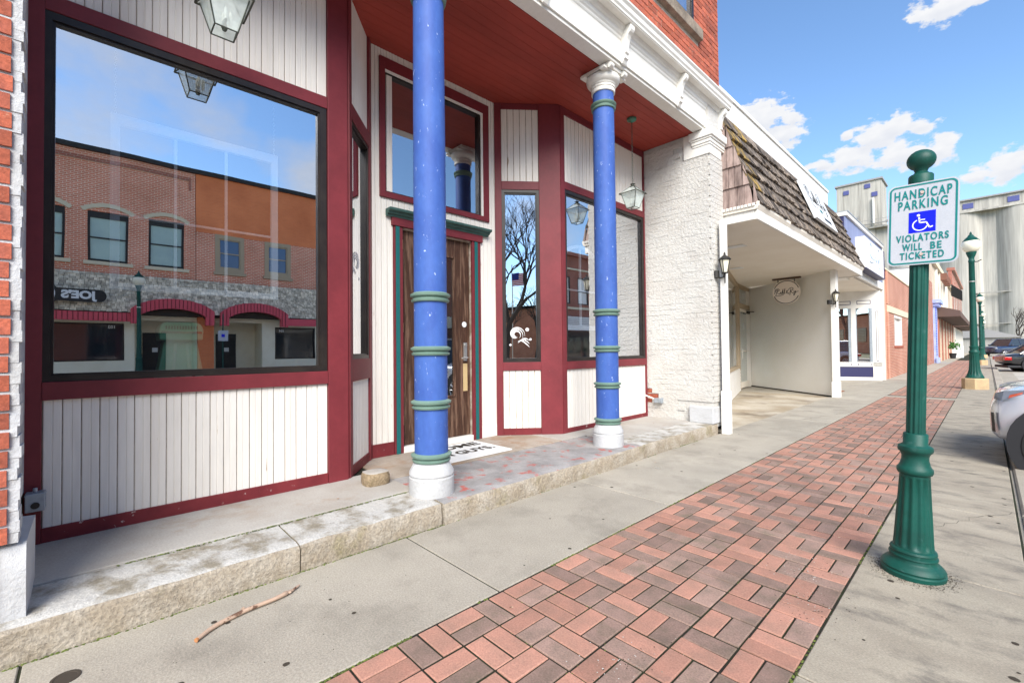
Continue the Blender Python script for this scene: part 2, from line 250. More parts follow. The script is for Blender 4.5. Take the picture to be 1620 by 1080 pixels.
# ------------------------------------------------------------------ geometry helpers
class Fr:
    """a wall's own axes: u along it, v up, w outwards"""
    def __init__(s, o, d, n): s.o = Vector((o[0], o[1], 0)); s.d = Vector((d[0], d[1], 0)).normalized(); s.n = Vector((n[0], n[1], 0)).normalized()
    def p(s, u, v, w=0): return s.o + s.d*u + s.n*w + Vector((0, 0, v))
WX = Fr((0, 0), (1, 0), (0, 1))      # world axes: u=x, w=y
class MB:
    def __init__(s): s.v = []; s.f = []; s.m = []
    def add(s, vs, fs, mi=0):
        b = len(s.v); s.v += [tuple(x) for x in vs]; s.f += [tuple(b+i for i in f) for f in fs]; s.m += [mi]*len(fs); return s
    def box(s, x0, x1, y0, y1, z0, z1, mi=0, fr=None):
        pts = [(x, y, z) for z in (z0, z1) for y in (y0, y1) for x in (x0, x1)]
        fs = [(0, 2, 3, 1), (4, 5, 7, 6), (0, 1, 5, 4), (2, 6, 7, 3), (0, 4, 6, 2), (1, 3, 7, 5)]
        if fr:
            pts = [fr.p(x, z, y) for x, y, z in pts]
            if fr.d.cross(fr.n).z < 0: fs = [f[::-1] for f in fs]
        return s.add(pts, fs, mi)
    def fb(s, fr, u0, u1, v0, v1, w0, w1, mi=0): return s.box(u0, u1, w0, w1, v0, v1, mi, fr)
    def cbox(s, x0, x1, y0, y1, z0, z1, c=.004, mi=0):
        """box with a chamfered top"""
        a = [(x0, y0), (x1, y0), (x1, y1), (x0, y1)]; b = [(x0+c, y0+c), (x1-c, y0+c), (x1-c, y1-c), (x0+c, y1-c)]
        vs = [(x, y, z0) for x, y in a]+[(x, y, z1-c) for x, y in a]+[(x, y, z1) for x, y in b]
        fs = [(8, 9, 10, 11)]
        for k in (0, 4):
            for i in range(4): j = (i+1) % 4; fs.append((k+i, k+j, k+4+j, k+4+i))
        return s.add(vs, fs, mi)
    def prism(s, poly, fn, t0, t1, mi=0, cap=True):
        """poly in 2D, fn(a,b,t)->3D"""
        n = len(poly); vs = [fn(a, b, t) for t in (t0, t1) for a, b in poly]
        fs = [(i, (i+1) % n, n+(i+1) % n, n+i) for i in range(n)]
        if cap: fs += [tuple(range(n))[::-1], tuple(range(n, 2*n))]
        return s.add(vs, fs, mi)
    def lathe(s, prof, c=(0, 0, 0), n=28, flute=None, mi=0):
        """prof [(r,z)]; flute (z0,z1,count,depth)"""
        vs = []; fs = []
        for r, z in prof:
            for k in range(n):
                a = 2*math.pi*k/n; rr = r
                if flute and flute[0]-1e-6 <= z <= flute[1]+1e-6: rr = r*(1-flute[3]*(.5-.5*math.cos(a*flute[2])))
                vs.append((c[0]+rr*math.cos(a), c[1]+rr*math.sin(a), c[2]+z))
        for i in range(len(prof)-1):
            for k in range(n): j = (k+1) % n; fs.append((i*n+k, i*n+j, (i+1)*n+j, (i+1)*n+k))
        fs.append(tuple(range(n))[::-1]); fs.append(tuple((len(prof)-1)*n+k for k in range(n)))
        return s.add(vs, fs, mi)
    def tube(s, pts, r, n=8, mi=0):
        pts = [Vector(p) for p in pts]; rs = r if isinstance(r, (list, tuple)) else [r]*len(pts); vs = []; fs = []
        for i, p in enumerate(pts):
            t = (pts[min(i+1, len(pts)-1)]-pts[max(i-1, 0)]).normalized(); a = t.orthogonal().normalized() if i == 0 else (a0-t*a0.dot(t)).normalized(); a0 = a; b = t.cross(a)
            for k in range(n): an = 2*math.pi*k/n; vs.append(p+(a*math.cos(an)+b*math.sin(an))*rs[i])
        for i in range(len(pts)-1):
            for k in range(n): j = (k+1) % n; fs.append((i*n+k, i*n+j, (i+1)*n+j, (i+1)*n+k))
        fs.append(tuple(range(n))[::-1]); fs.append(tuple((len(pts)-1)*n+k for k in range(n)))
        return s.add(vs, fs, mi)
    def mesh(s, name, mats, smooth=0):
        me = bpy.data.meshes.new(name); me.from_pydata(s.v, [], s.f)
        for m in (mats if isinstance(mats, (list, tuple)) else [mats]): me.materials.append(m)
        if any(s.m): me.polygons.foreach_set('material_index', s.m)
        me.update()
        if smooth: me.polygons.foreach_set('use_smooth', [True]*len(me.polygons)); me.set_sharp_from_angle(angle=R(smooth))
        return me
wt = {}
def link(name, data, parent=None, loc=None):
    o = bpy.data.objects.new(name, data); col.objects.link(o)
    o.parent = parent; pw = wt.get(parent.name, Vector()) if parent else Vector()
    o.location = (Vector(loc) if loc is not None else Vector()) - pw
    wt[o.name] = Vector(loc) if loc is not None else Vector()
    return o
def obj(name, mb, mats, parent=None, smooth=0, bevel=0, local=False, **props):
    me = mb.mesh(name, mats, smooth)
    if local: o = bpy.data.objects.new(name, me); col.objects.link(o); o.parent = parent
    else: o = link(name, me, parent)
    if bevel:
        b = o.modifiers.new('bevel', 'BEVEL'); b.width = bevel; b.segments = 2; b.limit_method = 'ANGLE'; b.harden_normals = False
    for k, v in props.items(): o[k] = v
    return o
def thing(name, label, cat, loc=(0, 0, 0), group=None):
    o = link(name, None, None, loc); o['label'] = label; o['category'] = cat
    if group: o['group'] = group
    return o
def tag(o, label, cat, group=None):
    o['label'] = label; o['category'] = cat
    if group: o['group'] = group
    return o
def struct(name, mb, m, **k): return obj(name, mb, m, None, kind='structure', **k)
texts = []
def text(name, s, size, m, origin, right, upv, parent=None, bold=0, ext=.001, align='CENTER', sx=1, spacing=1, local=False, width=None):
    cu = bpy.data.curves.new(name, 'FONT'); cu.body = s; cu.size = size; cu.offset = bold; cu.extrude = ext; cu.align_x = align; cu.align_y = 'CENTER'; cu.space_character = spacing
    cu.materials.append(m); r = Vector(right).normalized(); u = Vector(upv).normalized(); n = r.cross(u)
    o = bpy.data.objects.new(name, cu); col.objects.link(o); o.parent = parent
    pw = Vector() if local else (wt.get(parent.name, Vector()) if parent else Vector()); p = Vector(origin)-pw
    texts.append((o, (r, u, n, p), sx, width, m, name))
    return o
def finish_texts():
    bpy.context.view_layer.update(); dg = bpy.context.evaluated_depsgraph_get()
    for o, (r, u, n, p), sx, width, m, name in texts:
        me = bpy.data.meshes.new_from_object(o.evaluated_get(dg)); xs = [v.co.x for v in me.vertices]
        if width: sx = width/(max(xs)-min(xs))
        q = bpy.data.objects.new('tmp', me); col.objects.link(q); q.parent = o.parent; nm = o.name
        bpy.data.objects.remove(o); q.name = nm; cx = (max(xs)+min(xs))/2*sx if width else 0; p = p-r*cx
        q.matrix_local = Matrix(((r.x*sx, u.x, n.x, p.x), (r.y*sx, u.y, n.y, p.y), (r.z*sx, u.z, n.z, p.z), (0, 0, 0, 1)))
def holes(mb, fr, u0, u1, v0, v1, w0, w1, hs, mi=0):
    us = sorted({u0, u1, *[x for h in hs for x in (h[0], h[1])]}); vs = sorted({v0, v1, *[x for h in hs for x in (h[2], h[3])]})
    us = [u for u in us if u0 <= u <= u1]; vs = [v for v in vs if v0 <= v <= v1]
    for a, b in zip(us, us[1:]):
        run = None
        for c, d in zip(vs, vs[1:]):
            solid = not any(h[0] < (a+b)/2 < h[1] and h[2] < (c+d)/2 < h[3] for h in hs)
            if solid: run = (run[0] if run else c, d)
            if (not solid or d == vs[-1]) and run: mb.fb(fr, a, b, run[0], run[1], w0, w1, mi); run = None
    return mb

# ================================================================== GROUND
struct('ground', MB().box(-900, 900, -900, 1500, -1, -.16), m_earth)
FLOORZ = .165
# road, kerbs
struct('road', MB().box(.34, 14.3, -60, 110, -.2, -.12), m_asph)
gs = MB()
for k in range(-4, 30): gs.box(.335, 14.3, k*3.6+.2, k*3.6+.215, -.15, -.1165)
for x in (3.9, 7.4, 10.9): gs.box(x, x+.015, -60, 110, -.15, -.1160)
struct('road_joints', gs, m_dirt)
kb = MB()
y = -12.0
kerb = struct('kerb', MB().box(.125, .165, -60, 110, -.19, -.025), m_conc)
km = MB().cbox(0, .19, 0, 2.985, -.16, 0, .015).mesh('kerb_stone', m_conc)
for i in range(14): o = link('kerb_stone', km, kerb, (.15, -4+3*i, .001))
struct('kerb_far_run', MB().box(.152, .338, 38.01, 110, -.16, .001), m_conc)
struct('gutter', MB().box(.342, .80, -60, 110, -.15, -.112), m_conc)
# sidewalk strips: slabs with recessed joints
sw = struct('sidewalk', MB().box(-2.70, .13, -14, 110, -.3, -.0065), m_bed)
i = 0
yj = [-3.95, -2.12, -.20, 1.55, 3.37, 5.2, 7.03, 8.86, 10.7, 12.5, 14.35, 16.2, 18.0, 19.8, 21.7, 23.5, 25.3, 27.1, 29, 31, 33, 35, 37]
for a, b in zip(yj, yj[1:]): obj('slab', MB().cbox(-2.70, -1.765, a+.005, b-.005, -.06, 0, .004), m_conc, sw)
yr = [-.87, .55, 1.97, 3.38, 4.79, 6.2, 7.6, 9.0, 10.4, 11.8, 13.2, 14.6, 16.0, 17.45, 18.9, 20.3, 21.7, 23.1, 24.5, 26, 28, 30, 32, 34, 37]
for a, b in zip(yr, yr[1:]): obj('slab', MB().cbox(-.526, .118, a+.004, b-.004, -.06, 0, .004), m_concd, sw)
obj('slab', MB().box(-2.70, -1.765, 37.005, 110, -.06, 0), m_conc, sw); obj('slab', MB().box(-.515, .118, 37.005, 110, -.06, 0), m_concd, sw)
obj('slab', MB().cbox(-1.755, -.525, 14.26, 14.62, -.06, .001, .004), m_conc, sw)
# brick path
path = struct('brick_path', MB().box(-1.762, -.518, -4, 110, -.2, -.0055), m_bed)
def paver(m, L, W):
    return MB().cbox(-L/2, L/2, -W/2, W/2, -.05, 0, .0035).mesh('paver', m)
pm = {(s, o): paver(m_pp if s else m_pd, .1945 if o else .0928, .0928 if o else .1945) for s in (0, 1) for o in (0, 1)}
P = .2035; X0 = -1.752
cells = []
def inview(x, y):
    v = Vector((x, y, -1.25)); c = v.dot(fw)
    if c < .3: return False
    px = 810+F_PX*v.dot(rt)/c; py = 540-F_PX*v.dot(up)/c
    return -25 < px < 1645 and py < 1105
far = MB()
n = 0
for j in range(-16, 250):
    y0 = .142+P*j
    if 14.24-P*.6 < y0 < 14.62: continue
    for i in range(6):
        x0 = X0+P*i; ly = (i+j) % 2 == 1
        for k in range(2):
            light = 1 if (k == (0 if ly else 1)) else 0
            if random.random() < .13: light = 1-light
            cx, cy = (x0+.0505+.1005*k, y0+.1005) if ly else (x0+.1005, y0+.0505+.1005*k)
            dz = random.uniform(-.0022, .0022)
            iv = inview(cx, cy)
            if not iv and cy > 3.5: continue
            if iv and n < 300:
                o = bpy.data.objects.new('paver', pm[(light, 0 if ly else 1)]); col.objects.link(o); o.parent = path; o.location = (cx+random.uniform(-.001, .001), cy+random.uniform(-.001, .001), dz)
                o.rotation_euler = (random.uniform(-.008, .008), random.uniform(-.008, .008), random.uniform(-.008, .008)); n += 1
            else:
                lx, lw = (.0928, .1945) if ly else (.1945, .0928)
                far.cbox(cx-lx/2, cx+lx/2, cy-lw/2, cy+lw/2, -.03, dz, .004, 0 if light else 1)
obj('far_pavers', far, [m_pp, m_pd], path, kind='stuff')
# moss and grit along the path edges
ms = MB()
def blob(mb, x, y, z, r, mi=0):
    vs = [(x+r*math.cos(a)*random.uniform(.7, 1.2), y+r*math.sin(a)*random.uniform(.7, 1.2), z) for a in [k*math.pi/2.5 for k in range(5)]]+[(x, y, z+r*.55)]
    mb.add(vs, [(i, (i+1) % 5, 5) for i in range(5)], mi)
for _ in range(1500):
    y = .5+abs(random.gauss(0, 1))*2.6; e = random.choice((-1.760, -1.760, -.529)); 
    if math.sin(y*4.1+e)+math.sin(y*9.7) < .1: continue
    blob(ms, e+random.gauss(0, .005), y, -.005, random.uniform(.003, .009))
for _ in range(900):
    i = random.randrange(0, 7); y = .142+P*random.randrange(2, 26); t = random.random()*1.22
    if random.random() < .5: x, y = X0+P*i, y+random.random()*P
    else: x = X0+t
    if math.sin(x*7+y*3)+math.sin(y*5.3) < .3: continue
    blob(ms, x+random.gauss(0, .0015), y+random.gauss(0, .0015), -.005, random.uniform(.002, .005))
ms_o = obj('moss', ms, m_moss); ms_o['kind'] = 'stuff'
db = MB()
for _ in range(420):
    cx, cy = random.choice(((-.72, 2.95), (-.62, 4.3), (-.6, 2.55), (-1.0, 1.5)))
    blob(db, cx+random.gauss(0, .07), cy+random.gauss(0, .12), .0015, random.uniform(.0015, .004), random.randrange(2))
for _ in range(240):
    blob(db, random.uniform(-2.66, -1.8), random.uniform(-.1, 6), .001, random.uniform(.0012, .0035), random.choice((0, 0, 1)))
for _ in range(160):
    blob(db, random.uniform(-3.7, -2.75), random.uniform(-.2, 6.4), FLOORZ+.001, random.uniform(.0012, .0035), random.choice((0, 1)))
o = obj('grit', db, [m_dirt, m_step]); o['kind'] = 'stuff'
rc_ = random.Random(11)
def crack(name, p0, p1, z, wd, n=14, jit=.02, label=None, m=None):
    mb = MB(); p0 = Vector(p0); p1 = Vector(p1); d = (p1-p0); nrm = Vector((-d.y, d.x)).normalized(); pts = [p0+d*i/n+nrm*rc_.uniform(-jit, jit)*(0 if i in (0, n) else 1) for i in range(n+1)]
    for a, b in zip(pts, pts[1:]):
        w0, w1 = wd*rc_.uniform(.4, 1), wd*rc_.uniform(.4, 1)
        mb.add([(a.x-nrm.x*w0, a.y-nrm.y*w0, z), (b.x-nrm.x*w1, b.y-nrm.y*w1, z), (b.x+nrm.x*w1, b.y+nrm.y*w1, z), (a.x+nrm.x*w0, a.y+nrm.y*w0, z)], [(0, 1, 2, 3)])
    return mb
obj('crack', crack('c', (-2.69, 1.30), (-2.695, 1.84), .0012, .003, 12, .012), m_dirt, sw)
obj('crack', crack('c', (.10, 5.0), (-.42, 4.0), .0012, .0022, 16, .03), m_dirt, sw)
obj('crack', crack('c', (-2.2, 8.9), (-1.8, 10.6), .0012, .003, 16, .03), m_dirt, sw)
gmk = MB()
for _ in range(46):
    x, y = (rc_.uniform(-2.6, -1.8), rc_.uniform(0, 9)) if rc_.random() < .6 else (rc_.uniform(-.5, .1), rc_.uniform(1.9, 9)); r_ = rc_.uniform(.006, .016)
    gmk.add([(x+r_*math.cos(k*.785)*rc_.uniform(.8, 1.2), y+r_*math.sin(k*.785), .0013) for k in range(8)], [tuple(range(8))])
o = obj('gum_spots', gmk, m_dirt); o['kind'] = 'stuff'
lv = MB()
for _ in range(26):
    x, y = rc_.choice([(rc_.uniform(-2.68, -2.5), rc_.uniform(0, 6)), (rc_.uniform(-3.7, -3.2), rc_.uniform(0, 6)), (rc_.uniform(-1.7, -.6), rc_.uniform(1, 7))]); z = .002 if x > -2.7 else FLOORZ+.006; a = rc_.uniform(0, 6.28); r_ = rc_.uniform(.008, .02); c, s_ = math.cos(a)*r_, math.sin(a)*r_
    lv.add([(x-c, y-s_, z), (x+s_*.5, y-c*.5, z+.003), (x+c, y+s_, z+.001), (x-s_*.5, y+c*.5, z+.004)], [(0, 1, 2, 3)])
o = obj('dry_leaves', lv, m_bark); o['kind'] = 'stuff'
# stone step and porch
porch = struct('porch_floor', MB().box(-4.40, -3.09, -.28, 6.49, -.1, FLOORZ-.012), m_bed)
def rough(mb, x0, x1, y0, y1, z0, z1, seed, nx=7, ny=None, amp=.006):
    """stone block with uneven top and front"""
    rr = random.Random(seed); ny = ny or max(4, int((y1-y0)/.07)); vs = []; fs = []
    f = lambda: rr.uniform(-amp, amp)
    zrows = [z0, z0+(z1-z0)*.45, z1-.02]
    prof = [('f', z) for z in zrows]
    for j in range(ny+1):
        yy = y0+(y1-y0)*j/ny; e = .004 if j in (0, ny) else 0
        for z in zrows: vs.append((x1+f()*1.6-(.004 if z == z0 else 0), yy, z))
        for i in range(nx+1):
            t = i/nx; x = x1-.014-(x1-x0-.014)*t; vs.append((x+f()*.5, yy, z1-(.006 if i == 0 else 0)-e+f()*.45))
        vs.append((x0, yy, z0))
    m = 3+nx+1+1
    for j in range(ny):
        for i in range(m-1): a = j*m+i; mi = 0; fs.append((a, a+m, a+m+1, a+1))
    b = len(mb.v); mb.v += vs
    for j in range(ny):
        for i in range(m-1):
            a = b+j*m+i; mb.f.append((a, a+m, a+m+1, a+1)); mb.m.append(1 if i < 3 else 0)
    mb.f.append(tuple(b+i for i in range(m))); mb.m.append(1)
    mb.f.append(tuple(b+ny*m+i for i in range(m))[::-1]); mb.m.append(1)
for k, (a, b, xi, mt, dx) in enumerate([(-3.2, .868, -3.10, m_step, 0), (.876, 1.838, -3.10, m_step, -.004), (1.856, 4.55, -3.50, m_redstain, .012), (4.556, 6.62, -3.05, m_step, .0)]):
    mb = MB(); rough(mb, xi, -2.70+dx, a, b, -.06, .156, 20+k)
    o = obj('stone_block', mb, [mt, m_stepf], porch, smooth=50)
pf = MB()
for a, b in ((-.28, 1.86), ): pf.cbox(-3.79, -3.104, a+.003, b-.003, .05, FLOORZ+.003, .003)
obj('porch_slab', pf, m_porch, porch)
obj('porch_slab', MB().cbox(-4.34, -3.504, 1.863, 4.1, .05, FLOORZ, .003), mat('landing_concrete', (.36, .31, .26), .85, c2=(.27, .22, .17), ns=2.5, grain=.12, gs=90, c3=(.26, .15, .08), n3s=2.5, thr3=(.5, .7)), porch)
obj('porch_slab', MB().cbox(-4.34, -3.504, 4.103, 6.5, .05, FLOORZ+.002, .003).cbox(-3.500, -3.054, 4.556, 6.49, .05, FLOORZ+.001, .003), m_porch, porch)
# moss line along the step foot
mm = MB()
for _ in range(1500):
    y = random.uniform(-.25, 6.4)
    if math.sin(y*2.3+1)+math.sin(y*7) < .2 and y > 1.9: continue
    blob(mm, -2.699+random.gauss(0, .004), y, 0, random.uniform(.003, .008))
for _ in range(700):
    y = random.uniform(.1, 1.9); blob(mm, -3.103+random.gauss(0, .008), y, FLOORZ-.006, random.uniform(.003, .007))
mm_o = obj('moss', mm, m_moss); mm_o['kind'] = 'stuff'

# ================================================================== STOREFRONT BUILDING
bld = thing('storefront_building', 'red brick building with maroon and white recessed storefront and blue columns', 'building', (-4, 3, 0))
F1 = Fr((-3.77, 0), (0, 1), (1, 0))
FD = Fr((-4.30, 0), (0, 1), (1, 0))
FA = Fr((-3.77, 1.60), (-.53, .46), (.46, .53)); LA = math.hypot(.53, .46)
FB = Fr((-4.30, 3.77), (.53, .65), (.65, -.53)); LB = math.hypot(.53, .65)
def siding(fr, u0, u1, v0, v1, n=None, w=0, mt=m_white, gap=.0022):
    n = n or max(1, round((u1-u0)/.083)); pw = (u1-u0)/n; g = gap
    prof = [(g, 0), (g, .007), (g+.004, .010), (pw/2-.004, .010), (pw/2-.0015, .0065), (pw/2+.0015, .0065), (pw/2+.004, .010), (pw-g-.004, .010), (pw-g, .007), (pw-g, 0)]
    flip = fr.d.cross(fr.n).z > 0
    mb = MB(); mb.prism(prof if flip else prof[::-1], lambda a, b, t: fr.d*a+fr.n*b+Vector((0, 0, t)), v0, v1); me = mb.mesh('siding_board', mt)
    for i in range(n):
        o = link('siding_board', me, bld, fr.p(u0+pw*i, 0, w+random.uniform(-.0008, .0008)))
def backing(fr, u0, u1, v0, v1): obj('sheathing', MB().fb(fr, u0, u1, v0, v1, -.06, -.001), m_groove, bld)
def trim(fr, u0, u1, v0, v1, w0, w1, m=m_red, name='trim_board', bev=.003): return obj(name, MB().fb(fr, u0, u1, v0, v1, w0, w1), m, bld, bevel=bev)
def window(fr, u0, u1, v0, v1, fw_=.035, dep=.05, gl=m_glass, m=m_black, parent=None, name='window', top=None, right=None):
    t = top or fw_; r = right or fw_
    mb = MB().fb(fr, u0, u1, v0, v0+fw_, -.045, .022).fb(fr, u0, u1, v1-t, v1, -.045, .022).fb(fr, u0, u0+fw_, v0+fw_, v1-t, -.045, .022).fb(fr, u1-r, u1, v0+fw_, v1-t, -.045, .022)
    a = .012
    mb.fb(fr, u0+fw_, u1-r, v0+fw_, v0+fw_+a, -.045, .008).fb(fr, u0+fw_, u1-r, v1-t-a, v1-t, -.045, .008).fb(fr, u0+fw_, u0+fw_+a, v0+fw_+a, v1-t-a, -.045, .008).fb(fr, u1-r-a, u1-r, v0+fw_+a, v1-t-a, -.045, .008)
    f = obj(name, mb, m, parent or bld)
    obj('pane', MB().fb(fr, u0+fw_+a-.002, u1-r-a+.002, v0+fw_+a-.002, v1-t-a+.002, -.022, -.016), gl, f)
    return f
CZ = 4.42
# left shop window wall
backing(F1, -.28, 1.60, .1, 1.07); backing(F1, -.28, 1.6, 3.29, CZ); backing(F1, 1.44, 1.6, 1.07, 3.29); backing(F1, -.30, -.22, 1.07, 3.29)
trim(F1, -.275, -.205, FLOORZ, CZ, 0, .03); trim(F1, -.205, 1.43, FLOORZ, .250, 0, .026, m_redworn)
siding(F1, -.203, 1.432, .250, .985); trim(F1, -.205, 1.43, .985, 1.090, 0, .034)
window(F1, -.207, 1.425, 1.092, 3.275, .034, top=.045, right=.055)
trim(F1, -.205, 1.43, 3.277, 3.375, 0, .030); siding(F1, -.203, 1.432, 3.375, CZ)
trim(F1, 1.432, 1.60, FLOORZ, CZ, 0, .034)
# left splay
backing(FA, 0, LA, .1, 1.0); backing(FA, 0, LA, 3.45, CZ)
trim(FA, .0, .07, FLOORZ, CZ, 0, .03); trim(FA, .62, LA, FLOORZ, CZ, 0, .03); trim(FA, .07, .62, FLOORZ, .25, 0, .024, m_redworn)
siding(FA, .07, .62, .25, .985, 6); trim(FA, .07, .62, .985, 1.18, 0, .03); window(FA, .07, .62, 1.18, 3.30, .035); trim(FA, .07, .62, 3.30, 3.44, 0, .03); siding(FA, .07, .62, 3.44, CZ, 6)
# door wall
hd = [(2.17, 3.65, 2.85, 4.33), (2.43, 3.37, FLOORZ, 2.58)]
o = obj('sheathing', holes(MB(), FD, 2.0, 3.80, .1, CZ, -.08, -.001, [(2.235, 3.53, 2.9, 4.2), (2.43, 3.37, .1, 2.56)]), m_groove, bld)
siding(FD, 2.06, 2.325, .30, CZ, 4); siding(FD, 3.505, 3.775, .30, CZ, 4); siding(FD, 2.325, 3.505, 2.735, 2.855, 17); siding(FD, 2.325, 3.505, 4.335, CZ, 17)
trim(FD, 2.05, 2.32, FLOORZ, .30, 0, .022, m_redworn); trim(FD, 3.51, 3.78, FLOORZ, .30, 0, .018, m_trim)
tr = MB().fb(FD, 2.17, 2.232, 2.855, 4.33, 0, .035).fb(FD, 3.56, 3.65, 2.855, 4.33, 0, .035).fb(FD, 2.232, 3.56, 2.855, 2.915, 0, .035).fb(FD, 2.232, 3.56, 4.21, 4.33, 0, .035)
tw = obj('transom_window', tr, m_red, bld, bevel=.003)
obj('casing_strip', MB().fb(FD, 2.232, 3.56, 4.185, 4.21, -.05, .026).fb(FD, 3.53, 3.56, 2.915, 4.185, -.05, .026), m_trim, tw)
obj('transom_sash', MB().fb(FD, 2.232, 2.25, 2.915, 4.185, -.05, .012).fb(FD, 3.50, 3.53, 2.915, 4.185, -.05, .012).fb(FD, 2.25, 3.5, 2.915, 2.93, -.05, .012).fb(FD, 2.25, 3.5, 4.165, 4.185, -.05, .012), m_black, tw)
obj('pane', MB().fb(FD, 2.248, 3.502, 2.928, 4.167, -.03, -.024), m_tglass, tw)
# door surround
cp = [(0, 2.66), (.03, 2.66), (.035, 2.675), (.06, 2.685), (.065, 2.70), (.10, 2.712), (.105, 2.735), (0, 2.735)]
obj('door_cornice', MB().prism(cp, lambda a, b, t: FD.p(t, b, a+.02), 2.235, 3.615), m_corn, bld)
trim(FD, 2.30, 3.53, 2.575, 2.66, 0, .045)
for a, b, c, d in ((2.325, 2.345, 2.39, 2.43), (3.37, 3.41, 3.455, 3.505)):
    if a < 3: trim(FD, a, b, FLOORZ, 2.575, 0, .028); trim(FD, b, c, FLOORZ, 2.575, 0, .036, m_teal); trim(FD, c, d, FLOORZ, 2.575, 0, .028)
    else: trim(FD, a, b, FLOORZ, 2.575, 0, .028); trim(FD, b, c, FLOORZ, 2.575, 0, .036, m_teal); trim(FD, c, d, FLOORZ, 2.575, 0, .028)
obj('threshold', MB().fb(FD, 2.43, 3.37, FLOORZ-.02, .228, -.09, .03), m_trim, bld, bevel=.004)
dr = obj('door', MB().fb(FD, 2.435, 2.64, .232, 2.56, -.075, -.03).fb(FD, 3.155, 3.365, .232, 2.56, -.075, -.03).fb(FD, 2.64, 3.155, .232, .70, -.075, -.03).fb(FD, 2.64, 3.155, 2.36, 2.56, -.075, -.03)
         .fb(FD, 2.64, 2.66, .70, 2.36, -.07, -.022).fb(FD, 3.135, 3.155, .70, 2.36, -.07, -.022).fb(FD, 2.66, 3.135, .70, .72, -.07, -.022).fb(FD, 2.66, 3.135, 2.34, 2.36, -.07, -.022), m_door, bld, bevel=.002)
obj('pane', MB().fb(FD, 2.658, 3.137, .718, 2.342, -.056, -.05), m_glassd, dr)
obj('handle', MB().fb(FD, 3.265, 3.315, 1.12, 1.34, -.030, -.014).tube([FD.p(3.29, 1.16, -.02), FD.p(3.29, 1.16, .03), FD.p(3.20, 1.155, .035)], .011), m_metal, dr, bevel=.003)
obj('deadbolt', MB().tube([FD.p(3.29, 1.31, -.02), FD.p(3.29, 1.31, -.004)], .02, 14), m_metal, dr)
obj('strike_patch', MB().fb(FD, 3.262, 3.325, .76, 1.09, -.030, -.026), m_tan, dr)
obj('round_sticker', MB().tube([FD.p(3.285, 1.56, -.031), FD.p(3.285, 1.56, -.027)], .034, 20), m_signw, dr)
for z in (.5, 1.5, 2.4): obj('hinge', MB().fb(FD, 2.432, 2.455, z-.05, z+.05, -.03, -.014), m_tan, dr)
# right splay
backing(FB, 0, LB, .1, 1.0); backing(FB, 0, LB, 3.35, CZ)
trim(FB, 0, .085, FLOORZ, CZ, 0, .03); trim(FB, .57, LB+.01, FLOORZ, CZ, 0, .034); trim(FB, .085, .57, FLOORZ, .25, 0, .024, m_redworn)
siding(FB, .085, .57, .25, .985, 6, gap=.0042); trim(FB, .085, .57, .985, 1.09, 0, .03); window(FB, .085, .57, 1.092, 3.30, .036); trim(FB, .085, .57, 3.302, 3.41, 0, .03); siding(FB, .085, .57, 3.41, 4.345, 6, gap=.0042); trim(FB, .085, .57, 4.345, CZ, 0, .026)
# right shop window wall
backing(F1, 4.42, 6.49, .1, 1.05); backing(F1, 4.42, 6.49, 3.38, CZ)
trim(F1, 4.42, 4.50, FLOORZ, CZ, 0, .03); trim(F1, 4.50, 6.46, FLOORZ, .225, 0, .024, m_redworn); siding(F1, 4.5, 6.46, .225, .985, gap=.004); trim(F1, 4.5, 6.46, .985, 1.09, 0, .034)
window(F1, 4.5, 6.455, 1.092, 3.34, .034, top=.045, right=.055); trim(F1, 4.5, 6.46, 3.342, 3.44, 0, .03); siding(F1, 4.5, 6.46, 3.44, 4.325, gap=.004); trim(F1, 4.5, 6.46, 4.325, CZ, 0, .026); trim(F1, 6.46, 6.49, FLOORZ, CZ, 0, .03)
# painted swirl decals on the splay panes
def swirl(fr, cu, cv, sc_, wd, parent, flip=1, w=-.0125):
    mb = MB()
    def ribbon(pts, ws):
        pts = [Vector((a, b)) for a, b in pts]
        for i in range(len(pts)-1):
            d = (pts[i+1]-pts[i]).normalized(); nrm = Vector((-d.y, d.x)); q = []
            for p, ww in ((pts[i], ws[i]), (pts[i+1], ws[i+1])): q += [p+nrm*ww, p-nrm*ww]
            mb.add([fr.p(cu+flip*sc_*x.x, cv+sc_*x.y, ww_) for ww_ in (w, w-.001) for x in q], [(0, 1, 3, 2), (4, 6, 7, 5)])
    for k, (tt, r_) in enumerate(((0, 1.0), (.5, .8), (1.1, .55))):
        pts = []; ws = []
        for i in range(26): t = i/25; a = 5.2-5.4*t-tt*.6; rr = r_*(.35+.65*t)**1.1; pts.append((-.1+rr*math.cos(a), .2+rr*math.sin(a))); ws.append(.07*math.sin(math.pi*min(1, t*1.05))+.012)
        ribbon(pts, ws)
    for k in range(3):
        pts = []; ws = []
        for i in range(18): t = i/17; pts.append((.1+1.3*t, -.75+.5*math.sin(2.6*t+k*.5)-.12*k)); ws.append(.06*math.sin(math.pi*t)+.01)
        ribbon(pts, ws)
    for cx, cy, r_ in ((1.15, .75, .2), (-.75, -.95, .12), (1.5, -.35, .13)): mb.prism([(r_*math.cos(i*math.pi/8), r_*math.sin(i*math.pi/8)) for i in range(16)], lambda a, b, t: fr.p(cu+flip*sc_*(cx+a), cv+sc_*(cy+b), t), w-.001, w)
    return tag(obj('swirl_decal', mb, m_signw), *parent)
swirl(FB, .27, 1.42, .115, 1, ('white painted swirl with dots low on the narrow splayed pane', 'window decal'))
swirl(FA, .32, 2.05, .12, 1, ('tall white swirl decal on the narrow pane left of the door', 'window decal'), flip=-1)
